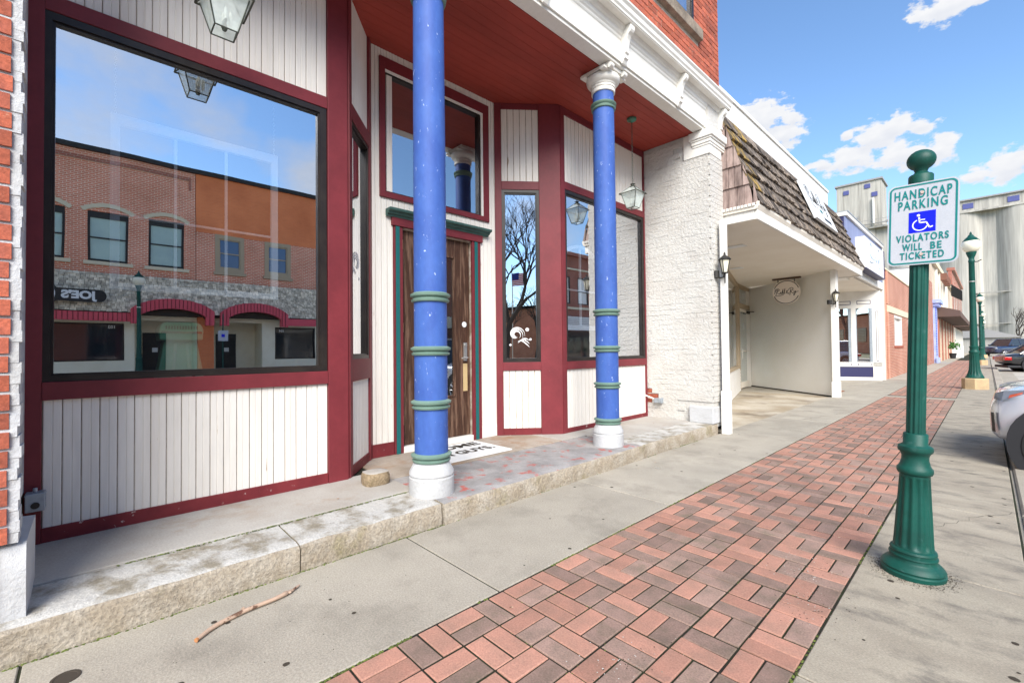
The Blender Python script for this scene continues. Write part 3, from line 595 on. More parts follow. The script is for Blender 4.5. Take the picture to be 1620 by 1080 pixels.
# ceiling boards
bx = -4.42
while bx < -2.93:
    obj('ceiling_board', MB().box(bx+.0015, min(bx+.10, -2.915)-.0015, -.28, 6.49, CZ+.002, CZ+.03), m_ceil, bld); bx += .10
obj('ceiling_deck', MB().box(-4.42, -2.92, -.28, 6.49, CZ+.032, CZ+.07), m_groove, bld)
# interior: a dim room behind the glass
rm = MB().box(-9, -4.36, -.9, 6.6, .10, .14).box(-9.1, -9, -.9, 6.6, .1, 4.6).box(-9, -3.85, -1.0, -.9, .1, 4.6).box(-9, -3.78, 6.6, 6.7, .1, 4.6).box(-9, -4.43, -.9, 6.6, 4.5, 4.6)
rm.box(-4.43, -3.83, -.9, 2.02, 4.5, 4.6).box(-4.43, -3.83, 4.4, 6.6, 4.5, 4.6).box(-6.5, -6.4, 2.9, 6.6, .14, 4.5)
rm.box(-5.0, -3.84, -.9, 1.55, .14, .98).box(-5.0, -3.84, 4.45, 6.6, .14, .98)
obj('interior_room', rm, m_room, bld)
# columns
ringp = lambda z, r, h: [(r*.97, z), (r*1.12, z+.006), (r*1.16, z+h*.25), (r*1.04, z+h*.38), (r*1.04, z+h*.45), (r*1.20, z+h*.6), (r*1.22, z+h*.8), (r*1.05, z+h*.93), (r*.97, z+h)]
for k, (cx, cy) in enumerate(((-2.975, 1.93), (-2.985, 4.30))):
    sh = obj('column', MB().lathe([(.129, .40), (.128, 1.0), (.126, 2.2), (.122, 3.4), (.118, 4.26)], (cx, cy, 0), 40), m_blue, bld, smooth=40)
    for z, h in ((.395, .075), (.80, .075), (1.21, .075), (1.62, .08), (3.985, .085)):
        obj('column_band', MB().lathe(ringp(z, .128 if z < 3 else .120, h), (cx, cy, 0), 40), m_ring, sh, smooth=50)
    obj('column_base', MB().lathe([(.172, FLOORZ-.015), (.172, .285), (.166, .290), (.166, .300), (.172, .306), (.170, .325), (.158, .348), (.138, .385), (.13, .402)], (cx, cy, 0), 44), m_wblock, sh, smooth=40)
    obj('column_capital', MB().lathe([(.118, 4.175), (.133, 4.18), (.135, 4.21), (.128, 4.222), (.138, 4.228), (.140, 4.245), (.132, 4.252), (.142, 4.258), (.148, 4.272), (.17, 4.285), (.185, 4.305), (.19, 4.33), (.185, 4.352), (.165, 4.366), (.15, 4.37)], (cx, cy, 0), 40)
        .box(cx-.185, cx+.185, cy-.165, cy+.165, 4.376, 4.415).box(cx-.165, cx-.10, cy-.21, cy+.21, 4.35, 4.374).box(cx+.10, cx+.165, cy-.21, cy+.21, 4.35, 4.374)
        .tube([(cx+.195, cy-.16, 4.38), (cx+.195, cy-.10, 4.38)], .03, 12).tube([(cx+.195, cy+.10, 4.38), (cx+.195, cy+.16, 4.38)], .03, 12), m_trim, sh, smooth=35)
# entablature
obj('beam', MB().box(-2.915, -2.765, -1.2, 6.98, CZ, 4.72), m_trim, bld, bevel=.004)
obj('frieze_board', MB().box(-2.762, -2.745, -1.2, 6.985, CZ+.035, 4.735), m_trim, bld, bevel=.003)
mp_ = [(-2.742, 4.70), (-2.735, 4.715), (-2.735, 4.735), (-2.722, 4.75), (-2.715, 4.785), (-2.695, 4.80), (-2.68, 4.832), (-2.742, 4.832)]
obj('crown_molding', MB().prism(mp_, lambda a, b, t: Vector((a, t, b)), -1.2, 7.0), m_trim, bld)
obj('cornice_soffit', MB().box(-2.745, -2.605, -1.2, 7.045, 4.835, 4.85), m_trim, bld)
gp = [(-2.61, 4.852), (-2.598, 4.846), (-2.594, 4.87), (-2.580, 4.89), (-2.576, 4.93), (-2.556, 4.955), (-2.556, 4.975), (-2.566, 4.985), (-2.70, 4.992), (-2.745, 4.992), (-2.745, 4.852)]
obj('gutter', MB().prism(gp, lambda a, b, t: Vector((a, t, b)), -1.2, 7.055), m_trim, bld)
bp_ = [(0, 0), (0, .40), (.155, .40), (.18, .385), (.18, .34), (.16, .318), (.125, .30), (.10, .26), (.08, .2), (.07, .15), (.085, .14), (.085, .115), (.06, .105), (.06, .085), (.07, .08), (.07, .055), (.045, .045), (.02, .01)]
for yy in (-.9, .43, 1.74, 3.04, 4.345, 5.65, 6.93):
    obj('bracket', MB().prism([(a*.74+(-2.744), b+4.43+.0) for a, b in bp_], lambda a, b, t: Vector((a, t, b)), yy-.036, yy+.036), m_trim, bld, bevel=.003)
# upper brick wall
FU = Fr((-2.75, 0), (0, 1), (1, 0))
uw = holes(MB(), FU, -6, 7.018, 4.9, 8.1, -.28, -.007, [(5.12, 6.14, 5.79, 8), (2.2, 3.22, 5.79, 8), (-.7, .32, 5.79, 8)])
wallup = obj('upper_wall', uw, m_mort, bld)
obj('wall_core', MB().box(-9.2, -3.04, -6, 7.0, 4.63, 8.0).box(-9.2, -3.8, 6.72, 7.0, 0, 4.62), m_bkw, bld)
bk = []
for r_ in range(0, 38):
    z = 4.955+.0765*r_; off = .11 if r_ % 2 else 0
    u = 3.4+off-.22
    while u < 7.02:
        a, b = max(u, 3.4), min(u+.208, 7.02)
        cuts = [(a, b)]
        if z+.066 > 5.72 and z < 8 and a < 6.26 and b > 5.0: cuts = [(a, min(b, 5.12)), (max(a, 6.14), b)] if z > 5.78 else [(a, min(b, 5.0)), (max(a, 6.34), b)]
        if 5.6 < z+.04 < 5.79: cuts = [(c, d) for c, d in [(a, min(b, 5.02)), (max(a, 6.33), b)]] if (a < 6.33 and b > 5.02) else [(a, b)]
        for c, d in cuts:
            if d-c > .02: bk.append((c, d, z))
        u += .220
bk.sort(key=lambda t: (t[2] > 6.25)*10+abs(t[0]-5.8))
meb = {}
bstuff = MB(); nb = 0
for c, d, z in bk:
    key = round(d-c, 2)
    if nb < 190:
        if key not in meb: meb[key] = MB().box(-.08, 0, .001, key-.002, 0, .0635).mesh('brick', m_brick)
        o = link('brick', meb[key], bld, (-2.75+random.uniform(-.002, .003), c, z)); nb += 1
    else: bstuff.box(-2.83, -2.75+random.uniform(-.002, .003), c, d, z, z+.0635)
obj('far_bricks', bstuff, m_brick, bld, kind='stuff')
sl = obj('window_sill', MB().box(-2.90, -2.68, 5.02, 6.33, 5.615, 5.77), mat('weathered_sill_stone', (.27, .22, .17), .9, c2=(.16, .13, .10), ns=6, grain=.25, gs=60, bump=.6, bs=30), bld, bevel=.008)
window(FU, 5.12, 6.14, 5.79, 8, .06, parent=bld)  # frame set at the wall face, glass behind
# cornice clips: little bulbs along the gutter
for k in range(16): obj('gutter_clip', MB().box(-2.64, -2.61, 3.9+k*.2, 3.915+k*.2, 4.990, 5.012), m_steel, bld)
# left brick pier
obj('pier_core', MB().box(-3.76, -2.757, -6, -.285, FLOORZ, 4.9), m_mort, bld)
cl = MB()
for k in range(90):
    z = .478+k*.0435; wv = -.232+.006*math.sin(k*1.7)+random.uniform(-.004, .004)
    cl.box(-2.86, -2.757+random.uniform(-.003, .003), -.284, -.214+(wv+.232)*.7, z, z+.046)
cl.box(-3.76, -2.86, -.2845, -.272, .478, 4.4); obj('plaster_edge', cl, m_wblock, bld)
for k in range(51):
    z = .482+k*.0775
    for a, b in ((-.345+.055*(k % 2)-.0, -.243+random.uniform(-.006, .003)), (-.56+.055*(k % 2), -.355+.055*(k % 2))):
        obj('brick', MB().box(-2.85, -2.748+random.uniform(-.004, .004), a, b, z, z+.0645), m_brick, bld)
pbk = MB()
for k in range(51):
    z = .482+k*.0775; y = -.57+.055*(k % 2)
    while y > -3.4: pbk.box(-2.85, -2.748+random.uniform(-.003, .003), y-.205, y, z, z+.0645); y -= .216
obj('pier_bricks', pbk, m_brick, bld, kind='stuff')
bb = MB(); rough(bb, -3.2, -2.775, -3.4, -.193, FLOORZ-.012, .475, 77, nx=4, amp=.003)
obj('pier_base_stone', bb, [m_wblock, m_wblock], bld, smooth=60)
# right pier, painted brick
obj('pier_core', MB().box(-3.77, -2.715, 6.512, 7.0, .1, 4.92), m_wbrick, bld)
pb = MB(); eb = MB()
for r_ in range(55):
    z = .158+r_*.0765
    if z > 4.36: break
    x = -3.765-(.11 if r_ % 2 else 0)
    while x < -2.71:
        a, b = max(x, -3.765), min(x+.206, -2.70)
        skip = (z < .41 and b > -3.06) or (z+.05 > 4.05 and b > -3.10)
        if not skip and b-a > .02:
            ex = random.choice((0, .001, .002, .0035))
            if b < -3.54 and .34 < z < .60: eb.box(a+.004, b-.004, 6.51, 6.521, z, z+.064)
            else: pb.box(a, b+(.004 if random.random() < .85 else 0), 6.498-ex, 6.52, z, z+random.choice((.0725, .0745, .0755, .0765, .0765, .0765)))
        x += .2095
    if z > .4 and z < 4.05: pb.box(-2.73, -2.697+random.uniform(0, .003), 6.515, 6.95, z, z+.072)
obj('painted_bricks', pb, m_wbrick, bld, kind='stuff')
obj('exposed_bricks', eb, m_brick, bld)
obj('pier_base_stone', MB().box(-3.045, -2.692, 6.45, 6.86, FLOORZ-.01, .395), m_wblock, bld, bevel=.012)
obj('pier_block', MB().box(-3.08, -2.688, 6.485, 6.9, 4.06, 4.416), m_trim, bld, bevel=.006)
obj('pier_capital', MB().box(-2.94, -2.675, 6.475, 6.99, 4.19, 4.22).box(-2.95, -2.665, 6.465, 6.99, 4.223, 4.27).box(-2.96, -2.65, 6.455, 6.99, 4.273, 4.30).box(-2.98, -2.63, 6.44, 6.99, 4.303, 4.41), m_trim, bld, bevel=.008)

# junction boxes
jb = tag(obj('junction_box', MB().box(-3.738, -3.655, -.262, -.185, .375, .475).box(-3.739, -3.66, -.266, -.181, .462, .468).tube([(-3.70, -.225, .475), (-3.70, -.225, .50)], .01), m_steel, bevel=.004), 'grey metal junction box on the maroon post beside the left brick pier', 'junction box')
obj('box_plug', MB().tube([(-3.655, -.222, .41), (-3.650, -.222, .41)], .018, 14), m_iron, jb)
ob = tag(obj('outlet_box', MB().box(-3.60, -3.48, 6.42, 6.50, .40, .47).box(-3.485, -3.475, 6.415, 6.505, .395, .475), m_steel, bevel=.004), 'grey outlet box with a stub of white conduit on the painted brick', 'outlet box')
obj('conduit', MB().tube([(-3.60, 6.46, .45), (-3.765, 6.46, .50)], .012), m_trim, ob)

# ================================================================== LANTERNS
def lantern(loc, s, label):
    t = thing('hanging_lantern', label, 'lantern', loc, 'glass lanterns hanging from the red ceiling'); x, y, z = loc   # z = bottom of glass
    rt_, rb, rm_ = .185*s, .085*s, .155*s
    q = lambda r, zz: [(x+r*a, y+r*b, z+zz*s) for a, b in ((-1, -1), (1, -1), (1, 1), (-1, 1))]
    bot, top, roof = q(rb, 0), q(rm_, .27), q(.05*s, .40)
    eave = q(rt_, .275)
    fr = MB()
    for i in range(4):
        j = (i+1) % 4; fr.tube([bot[i], top[i]], .0065*s, 6).tube([bot[i], bot[j]], .006*s, 6).tube([eave[i], eave[j]], .008*s, 6).tube([eave[i], roof[i]], .0065*s, 6).tube([roof[i], roof[j]], .006*s, 6)
    fr.lathe([(.055*s, .40*s), (.06*s, .415*s), (.03*s, .43*s), (.03*s, .455*s), (.05*s, .46*s), (.01*s, .475*s)], loc, 16)
    obj('lantern_frame', fr, m_lant, t)
    g = MB()
    for A, B in ((bot, top), (eave, roof)):
        for i in range(4): j = (i+1) % 4; g.add([A[i], A[j], B[j], B[i]], [(0, 1, 2, 3)])
    obj('glass_panes', g, m_lglass, t)
    obj('bulb_cluster', MB().lathe([(.012, .02*s), (.02, .05*s), (.012, .07*s), (.012, .1*s)], loc, 10).tube([(x-.05, y, z+.09*s), (x, y, z+.06*s), (x+.05, y, z+.09*s)], .006), m_lant, t)
    b = MB()
    for dx, dy in ((-.045, 0), (.045, 0), (0, .045)): b.lathe([(.011, .09*s), (.012, .13*s), (.013, .15*s), (.009, .19*s), (.002, .21*s)], (x+dx*s, y+dy*s, z), 10)
    obj('candle_bulb', b, m_bulb, t, smooth=60)
    ch = MB(); zz = z+.475*s; k = 0
    while zz < CZ-.06:
        pts = [((x+(.010*math.sin(a) if k % 2 else 0)), (y+(0 if k % 2 else .010*math.sin(a))), zz+.017+.019*math.cos(a)) for a in [i*math.pi/5 for i in range(11)]]
        ch.tube(pts, .0026, 5); zz += .031; k += 1
    obj('chain', ch, m_lant, t)
    obj('ceiling_rose', MB().lathe([(.01, -.06), (.03, -.045), (.062, -.03), (.065, -.005), (.06, 0)], (x, y, CZ-.001), 20), m_verd, t, smooth=50)
lantern((-3.30, 5.42, 3.175), .72, 'glass lantern on a long chain near the white painted brick wall')
lantern((-3.30, .612, 3.29), .74, 'glass lantern cropped by the top edge, above the big left window')

# ================================================================== THINGS IN THE WINDOW
t = thing('window_ornament', 'old pale blue multi-pane window frame hung on chains behind the left window', 'window ornament', (-4.1, .62, 1.69))
a = Fr((-4.1, 0), (0, 1), (1, 0))
obj('sash_frame', MB().fb(a, .09, .14, 1.69, 2.90, 0, .035).fb(a, 1.09, 1.14, 1.69, 2.90, 0, .035).fb(a, .14, 1.09, 1.69, 1.735, 0, .035).fb(a, .14, 1.09, 2.83, 2.90, 0, .035), m_sash, t)
for u in (.44, .76): obj('glazing_bar', MB().fb(a, u, u+.018, 1.735, 2.83, .005, .028), m_sash, t)
obj('glazing_bar', MB().fb(a, .14, .44, 2.2, 2.216, .006, .027).fb(a, .458, .76, 2.2, 2.216, .006, .027).fb(a, .778, 1.09, 2.2, 2.216, .006, .027), m_sash, t)
for u in (.115, 1.115):
    ch = MB(); z = 2.9; k = 0
    while z < 4.4: ch.tube([(-4.085+(.006*math.sin(b) if k % 2 else 0), u+(0 if k % 2 else .006*math.sin(b)), z+.011+.013*math.cos(b)) for b in [i*math.pi/3 for i in range(7)]], .002, 4); z += .021; k += 1
    obj('chain', ch, m_sash, t)
t = thing('window_ornament', 'tall blue arched window frame standing inside the right shop window', 'window ornament', (-4.15, 5.4, 1.0))
pts = []
for i in range(17): b = math.pi*i/16; pts.append((-4.15, 5.32+.5*math.cos(b), 2.35+.42*math.sin(b)))
pts = [(-4.15, 5.82, 1.55)]+pts+[(-4.15, 4.82, 1.55)]
obj('sash_frame', MB().tube(pts, .032, 4).box(-4.17, -4.13, 4.85, 5.79, 1.53, 1.60), m_sash, t)
obj('glazing_bar', MB().box(-4.16, -4.14, 5.30, 5.335, 1.6, 2.76).box(-4.16, -4.142, 4.86, 5.299, 2.1, 2.125).box(-4.16, -4.142, 5.336, 5.78, 2.1, 2.125), m_sash, t)
# vintage machine
t = thing('vintage_machine', 'mint green vintage machine with slotted rounded head standing in the left window', 'machine', (-4.2, .485, .98))
cyc, hw = .485, .085
body = MB().add([(-4.30, cyc-.155, .98), (-4.06, cyc-.155, .98), (-4.06, cyc+.155, .98), (-4.30, cyc+.155, .98), (-4.26, cyc-.098, 1.345), (-4.09, cyc-.098, 1.345), (-4.09, cyc+.098, 1.345), (-4.26, cyc+.098, 1.345)], [(0, 3, 2, 1), (4, 5, 6, 7), (0, 1, 5, 4), (1, 2, 6, 5), (2, 3, 7, 6), (3, 0, 4, 7)])
obj('machine_body', body, m_mint, t, bevel=.01)
pr = [(cyc-.13, 1.345), (cyc+.13, 1.345), (cyc+.133, 1.42), (cyc+.125, 1.452), (cyc+.10, 1.475), (cyc-.10, 1.475), (cyc-.125, 1.452), (cyc-.133, 1.42)]
obj('machine_head', MB().prism(pr, lambda a, b, t_: Vector((t_, a, b)), -4.30, -4.04), m_mint, t, bevel=.012)
sl_ = MB()
for k in range(12): sl_.box(-4.045, -4.037, cyc-.095+k*.0165, cyc-.088+k*.0165, 1.425, 1.448)
obj('vent_slots', sl_, m_ink, t)
obj('chrome_band', MB().box(-4.05, -4.034, cyc-.12, cyc+.12, 1.394, 1.41), m_chrome, t)
for s in (-1, 1): obj('raised_rib', MB().tube([(-4.055, cyc+s*.055, 1.02), (-4.078, cyc+s*.034, 1.32)], .009), m_mintl, t)
obj('power_cord', MB().tube([(-4.03, cyc-.07+.19*i/14, 1.04+.055*math.sin(math.pi*i/14)) for i in range(15)], .005).tube([(-4.028, cyc-.08+.2*i/14, 1.02+.04*math.sin(math.pi*i/14)) for i in range(15)], .005), m_ink, t)
obj('paper_tag', MB().box(-4.018, -4.014, cyc+.02, cyc+.055, 1.03, 1.13), m_signw, t)

# ================================================================== SMALL THINGS ON THE STEP AND WALK
rk = MB()
rnd = random.Random(5)
for (zz, s) in ((0, .93), (.02, 1.0), (.062, 1.0), (.085, .90), (.09, .6)):
    for k in range(16):
        a = 2*math.pi*k/16; c, s_ = math.cos(a), math.sin(a); e = (abs(c)**4+abs(s_)**4)**-.25
        rk.v.append((-3.46+.092*s*e*c*rnd.uniform(.97, 1.03), 1.705+.105*s*e*s_*rnd.uniform(.97, 1.03), FLOORZ+.003+zz*1.15+rnd.uniform(-.002, .002)))
for i in range(4):
    for k in range(16): j = (k+1) % 16; rk.f.append((i*16+k, i*16+j, i*16+16+j, i*16+16+k)); rk.m.append(1 if i >= 3 else 0)
rk.f.append(tuple(range(64, 80))); rk.m.append(1); rk.f.append(tuple(range(16))[::-1]); rk.m.append(0)
tag(obj('stone_block_doorstop', rk, [m_rock, m_porch], smooth=60), 'loose brown stone block with a flat grey top beside the near blue column', 'stone')
st = MB(); pts = [(-2.372, .343), (-2.408, .385), (-2.432, .425), (-2.449, .475), (-2.462, .545), (-2.468, .615), (-2.472, .675), (-2.482, .715), (-2.490, .735), (-2.497, .742), (-2.505, .77), (-2.525, .80), (-2.536, .815)]
st.tube([(a, b, .012+(.004 if 3 < i < 9 else 0)) for i, (a, b) in enumerate(pts)], [.009, .0095, .0105, .0105, .010, .0095, .0095, .0105, .012, .010, .0065, .006, .004], 10)
s_o = tag(obj('stick', st, m_bark, smooth=50), 'peeled crooked wooden stick lying on the concrete walk', 'stick')
obj('cut_end', MB().tube([(-2.370, .341, .012), (-2.366, .336, .012)], 0.0092, 10), m_cut, s_o)
obj('twig_stub', MB().tube([(-2.497, .742, .012), (-2.483, .758, .016)], [.008, .004], 6), m_bark, s_o)
mt_ = tag(obj('door_mat', MB().box(-4.20, -3.56, 2.50, 3.335, FLOORZ+.001, FLOORZ+.012), m_signw), 'white door mat with dark block lettering in front of the brown door', 'door mat')
text('mat_lettering', 'COME', .21, m_dirt, (-4.06, 2.92, FLOORZ+.0135), (0, 1, 0), (-1, 0, 0), mt_, bold=.006, ext=.0008, sx=1.15)
text('mat_lettering', 'IN GUYS.', .19, m_dirt, (-3.80, 2.90, FLOORZ+.0135), (0, 1, 0), (-1, 0, 0), mt_, bold=.006, ext=.0008, sx=.95)
sv = tag(obj('survey_marker', MB().lathe([(.024, 0), (.024, .003), (.018, .005), (.006, .005)], (-2.39, 4.31, .0), 18), m_metal), 'small round metal marker set in the walk beyond the near column', 'marker')
dr_ = tag(obj('floor_drain', MB().lathe([(.045, 0), (.045, .003), (.036, .003), (.034, .001)], (-2.47, -.065, .0), 20), m_dirt), 'small round drain hole full of debris at the lower left of the walk', 'drain')

# ================================================================== SIGN POST
t = thing('sign_post', 'green fluted post carrying the handicap parking sign, leaning slightly', 'sign post', (-.308, 3.305, 0)); t.rotation_euler = (0, .0358, 0)
obj('post_base', MB().lathe([(.137, -.004), (.139, .022), (.133, .028), (.133, .034), (.137, .040), (.132, .050), (.118, .066), (.105, .074), (.101, .080), (.101, .096), (.105, .100), (.103, .107), (.097, .110), (.097, .122), (.101, .127), (.097, .137), (.089, .142)], (0, 0, 0), 48), m_green, t, smooth=35, local=True)
obj('post_skirt', MB().lathe([(.088, .140), (.0865, .150), (.0865, .155), (.0845, .18), (.078, .30), (.071, .42), (.0655, .525), (.0655, .53), (.064, .545)], (0, 0, 0), 96, flute=(.154, .526, 12, .10)), m_green, t, smooth=60, local=True)
obj('post_collar', MB().lathe([(.064, .543), (.074, .550), (.078, .562), (.077, .578), (.07, .586), (.064, .600), (.058, .625), (.058, .645), (.064, .662), (.073, .67), (.076, .682), (.074, .697), (.062, .704), (.053, .712), (.053, .765), (.048, .77), (.040, .77)], (0, 0, 0), 44), m_green, t, smooth=50, local=True)
obj('post_shaft', MB().lathe([(.0415, .768), (.0410, 1.2), (.0400, 2.13)], (0, 0, 0), 96, flute=(0, 3, 12, .11)), m_green, t, smooth=60, local=True)
obj('finial', MB().lathe([(.046, 2.125), (.053, 2.13), (.053, 2.175), (.048, 2.182), (.034, 2.188), (.026, 2.20), (.03, 2.208)]+[(.062*math.sin(a), 2.262-.056*math.cos(a)) for a in [math.pi*(.17+.83*i/10) for i in range(10)]]+[(.002, 2.318)], (0, 0, 0), 32), m_green, t, smooth=50, local=True)
gmr = MB()
for _ in range(700):
    a = random.uniform(0, 6.283); r_ = .14+abs(random.gauss(0, .035)); blob(gmr, -.308+r_*math.cos(a), 3.305+r_*math.sin(a), .0012, random.uniform(.0012, .0035))
o = obj('post_grime', gmr, m_dirt); o['kind'] = 'stuff'
# the plate
def rrect(w, h, r, n=6): return [(sx*(w/2-r)+r*math.cos(a), sy*(h/2-r)+r*math.sin(a)) for sx, sy, a0 in ((1, 1, 0), (-1, 1, 90), (-1, -1, 180), (1, -1, 270)) for a in [R(a0+90*i/n) for i in range(n+1)]]
PX, PZ, PY = .012, 1.908, -.048
pf_ = lambda a, b, t_: Vector((PX+a, PY-t_, PZ+b))
W_, H_ = .285, .442
sg = thing('parking_sign', 'white handicap parking sign with green lettering and a blue wheelchair panel', 'sign', (0, 0, 0)); sg.matrix_world = t.matrix_basis if False else Matrix.Translation((-.308, 3.305, 0)) @ Matrix.Rotation(.0358, 4, 'Y')
obj('sign_plate', MB().prism(rrect(W_, H_, .032)[::-1], pf_, 0, .003), m_reflw, sg, local=True)
o1 = rrect(W_-.014, H_-.014, .027); o2 = rrect(W_-.030, H_-.030, .020); nn_ = len(o1)
bm_ = MB().add([pf_(a, b, z) for z in (.0031, .0042) for a, b in o1]+[pf_(a, b, z) for z in (.0031, .0042) for a, b in o2], [(nn_+i, 3*nn_+i, 3*nn_+(i+1) % nn_, nn_+(i+1) % nn_) for i in range(nn_)])
obj('sign_border', bm_, m_sgreen, sg, local=True)
for s, z, cap, wd in (('HANDICAP', .160, .047, .229), ('PARKING', .103, .047, .197), ('VIOLATORS', -.077, .036, .210),  ('TICKETED', -.173, .036, .176)):
    text('sign_lettering', s, cap/.69, m_sgreen, pf_(0, z, .0046), (1, 0, 0), (0, 0, 1), sg, bold=.0014, ext=.0004, spacing=1.25, local=True, width=wd)
for s, x, wd in (('WILL', -.038, .081), ('BE', .0568, .0435)): text('sign_lettering', s, .036/.69, m_sgreen, pf_(x, -.1255, .0046), (1, 0, 0), (0, 0, 1), sg, bold=.0014, ext=.0004, spacing=1.25, local=True, width=wd)
obj('wheelchair_panel', MB().prism([(-.054, -.048), (.054, -.048), (.054, .064), (-.054, .064)][::-1], pf_, .0031, .0040), m_sblue, sg, local=True)
wc = MB()
def fl(pts, w_):
    pts = [Vector((a, b)) for a, b in pts]
    for i in range(len(pts)-1):
        d = (pts[i+1]-pts[i]).normalized(); e = Vector((-d.y, d.x))*w_/2; q = [pts[i]+e, pts[i]-e, pts[i+1]-e, pts[i+1]+e]
        wc.prism([(p_.x, p_.y) for p_ in q][::-1], pf_, .0041, .0049)
fl([(-.008+.029*math.cos(R(a)), -.008+.029*math.sin(R(a))) for a in range(115, 345, 12)], .0055)
fl([(-.012, .034), (-.009, .004), (.017, .004), (.030, -.026), (.043, -.021)], .0068); fl([(-.011, .019), (.012, .019)], .005)
wc.prism([(-.0145+.0068*math.cos(i*math.pi/5), .044+.0068*math.sin(i*math.pi/5)) for i in range(10)][::-1], pf_, .0041, .0049)
obj('wheelchair_symbol', wc, m_signw, sg, local=True)
for z in (.166, -.166): obj('bolt', MB().tube([pf_(0, z, .003), pf_(0, z, .010)], .0075, 10), mat('rusty_bolt', (.6, .45, .38), .5, metal=.4), sg, local=True)
obj('mounting_bracket', MB().box(-.03, .03, -.048, -.030, 1.79, 1.81).box(-.03, .03, -.048, -.030, 2.03, 2.05), m_steel, sg, local=True)

# ================================================================== LAMP POSTS
def lamp(loc, label):
    t = thing('street_lamp', label, 'street lamp', loc, 'green globe street lamps along the street')
    obj('footing', MB().lathe([(.275, -.12), (.275, .29), (.262, .305), (.01, .306)], (0, 0, 0), 8), m_block, t, smooth=20, local=True)
    obj('lamp_base', MB().lathe([(.19, .306), (.195, .33), (.185, .35), (.175, .37), (.145, .44), (.118, .56), (.106, .75), (.10, .98), (.10, 1.0), (.112, 1.03), (.112, 1.06), (.098, 1.08), (.09, 1.10), (.09, 1.16), (.10, 1.18), (.10, 1.2), (.083, 1.21)], (0, 0, 0), 48, flute=(.36, .99, 16, .12)), m_green, t, smooth=40, local=True)
    obj('lamp_shaft', MB().lathe([(.082, 1.2), (.07, 2.4), (.062, 3.60), (.07, 3.61), (.07, 3.64), (.06, 3.66), (.06, 3.72), (.085, 3.78), (.11, 3.86), (.11, 3.885)], (0, 0, 0), 32, flute=(1.2, 3.5, 12, .06)), m_green, t, smooth=40, local=True)
    obj('lamp_globe', MB().lathe([(.10, 3.886), (.15, 3.93), (.19, 4.0), (.205, 4.08), (.195, 4.15), (.17, 4.20)], (0, 0, 0), 28), m_globe, t, smooth=60, local=True)
    obj('lamp_cap', MB().lathe([(.175, 4.195), (.18, 4.21), (.155, 4.235), (.13, 4.25), (.135, 4.265), (.09, 4.31), (.07, 4.33), (.05, 4.37), (.022, 4.40), (.03, 4.415), (.022, 4.435), (.004, 4.475)], (0, 0, 0), 28), m_green, t, smooth=40, local=True)
    obj('banner_bracket', MB().tube([(0, 0, 3.6), (.12, 0, 3.6), (.2, 0, 3.65)], .012, 6), m_iron, t, local=True); obj('band_clamp', MB().tube([(0, 0, 3.03), (.0, 0, 3.06)], .073, 16), m_metal, t, local=True)
    return t
def dup(root, loc, label):
    r = root.copy(); col.objects.link(r); r.location = loc; r['label'] = label; wt[r.name] = Vector(loc)
    for ch in list(root.children):
        c = ch.copy(); col.objects.link(c); c.parent = r
    return r
L0 = lamp((-.262, 18.25, 0), 'green globe street lamp on a tan footing, nearest on this sidewalk')
dup(L0, (-.27, 40, 0), 'second green street lamp along this sidewalk')
dup(L0, (-.27, 61, 0), 'third green street lamp along this sidewalk, mostly hidden')
l4 = dup(L0, (-.27, 82, 0), 'farthest green street lamp in the row on this sidewalk')
dup(L0, (14.9, 1.35, 0), 'green globe lamp reflected in the large left shop window')
dup(L0, (14.9, 22, 0), 'green globe lamp across the street beyond the arched shopfront')
dup(L0, (5.4, 118, 0), 'distant lamp standing in front of the concrete silos')

# ================================================================== SHOP 105
sh = thing('white_shop_building', 'white single storey shop with shingled mansard canopy and angled entrance', 'building', (-4.5, 10, 0))
FS = Fr((-2.56, 0), (0, 1), (1, 0))
# near post and far post
obj('corner_post', MB().box(-2.645, -2.57, 6.66, 6.76, 0, 3.10).box(-2.66, -2.555, 6.645, 6.775, 0, .62), m_trim, sh, bevel=.006)
obj('corner_post', MB().box(-2.62, -2.50, 13.22, 13.45, 0, 3.12).box(-2.635, -2.485, 13.205, 13.465, 0, .38), m_trim, sh, bevel=.006)
# angled white wall
P1, P2 = Vector((-2.62, 13.30)), Vector((-5.25, 15.45)); d_ = (P2-P1).normalized(); nw = Vector((d_.y, -d_.x)); nw = nw if nw.y < 0 else -nw
FW = Fr(P1, d_, nw); LW = (P2-P1).length
obj('entrance_wall', MB().fb(FW, 0, LW, 0, 3.12, -.12, 0), m_shopw, sh)
obj('base_strip', MB().fb(FW, .03, LW, 0, .03, 0, .012), m_dirt, sh)
# floor of the alcove
struct('alcove_floor', MB().add([(-2.66, 7.02, -.05), (-2.66, 13.3, -.05), (-5.3, 15.5, -.05), (-5.4, 14.3, -.05), (-4.2, 10.6, -.05), (-3.4, 7.02, -.05), (-2.704, 7.02, -.006), (-2.704, 13.3, -.006), (-5.3, 15.5, -.006), (-5.4, 14.3, -.006), (-4.2, 10.6, -.006), (-3.4, 7.02, -.006)], [(6, 7, 8, 9, 10, 11), (0, 1, 7, 6), (5, 0, 6, 11)]),
       mat('alcove_concrete', (.46, .41, .33), .85, c2=(.32, .26, .18), ns=1.3, grain=.1, gs=60, c3=(.16, .12, .08), n3s=.9, thr3=(.5, .7)))
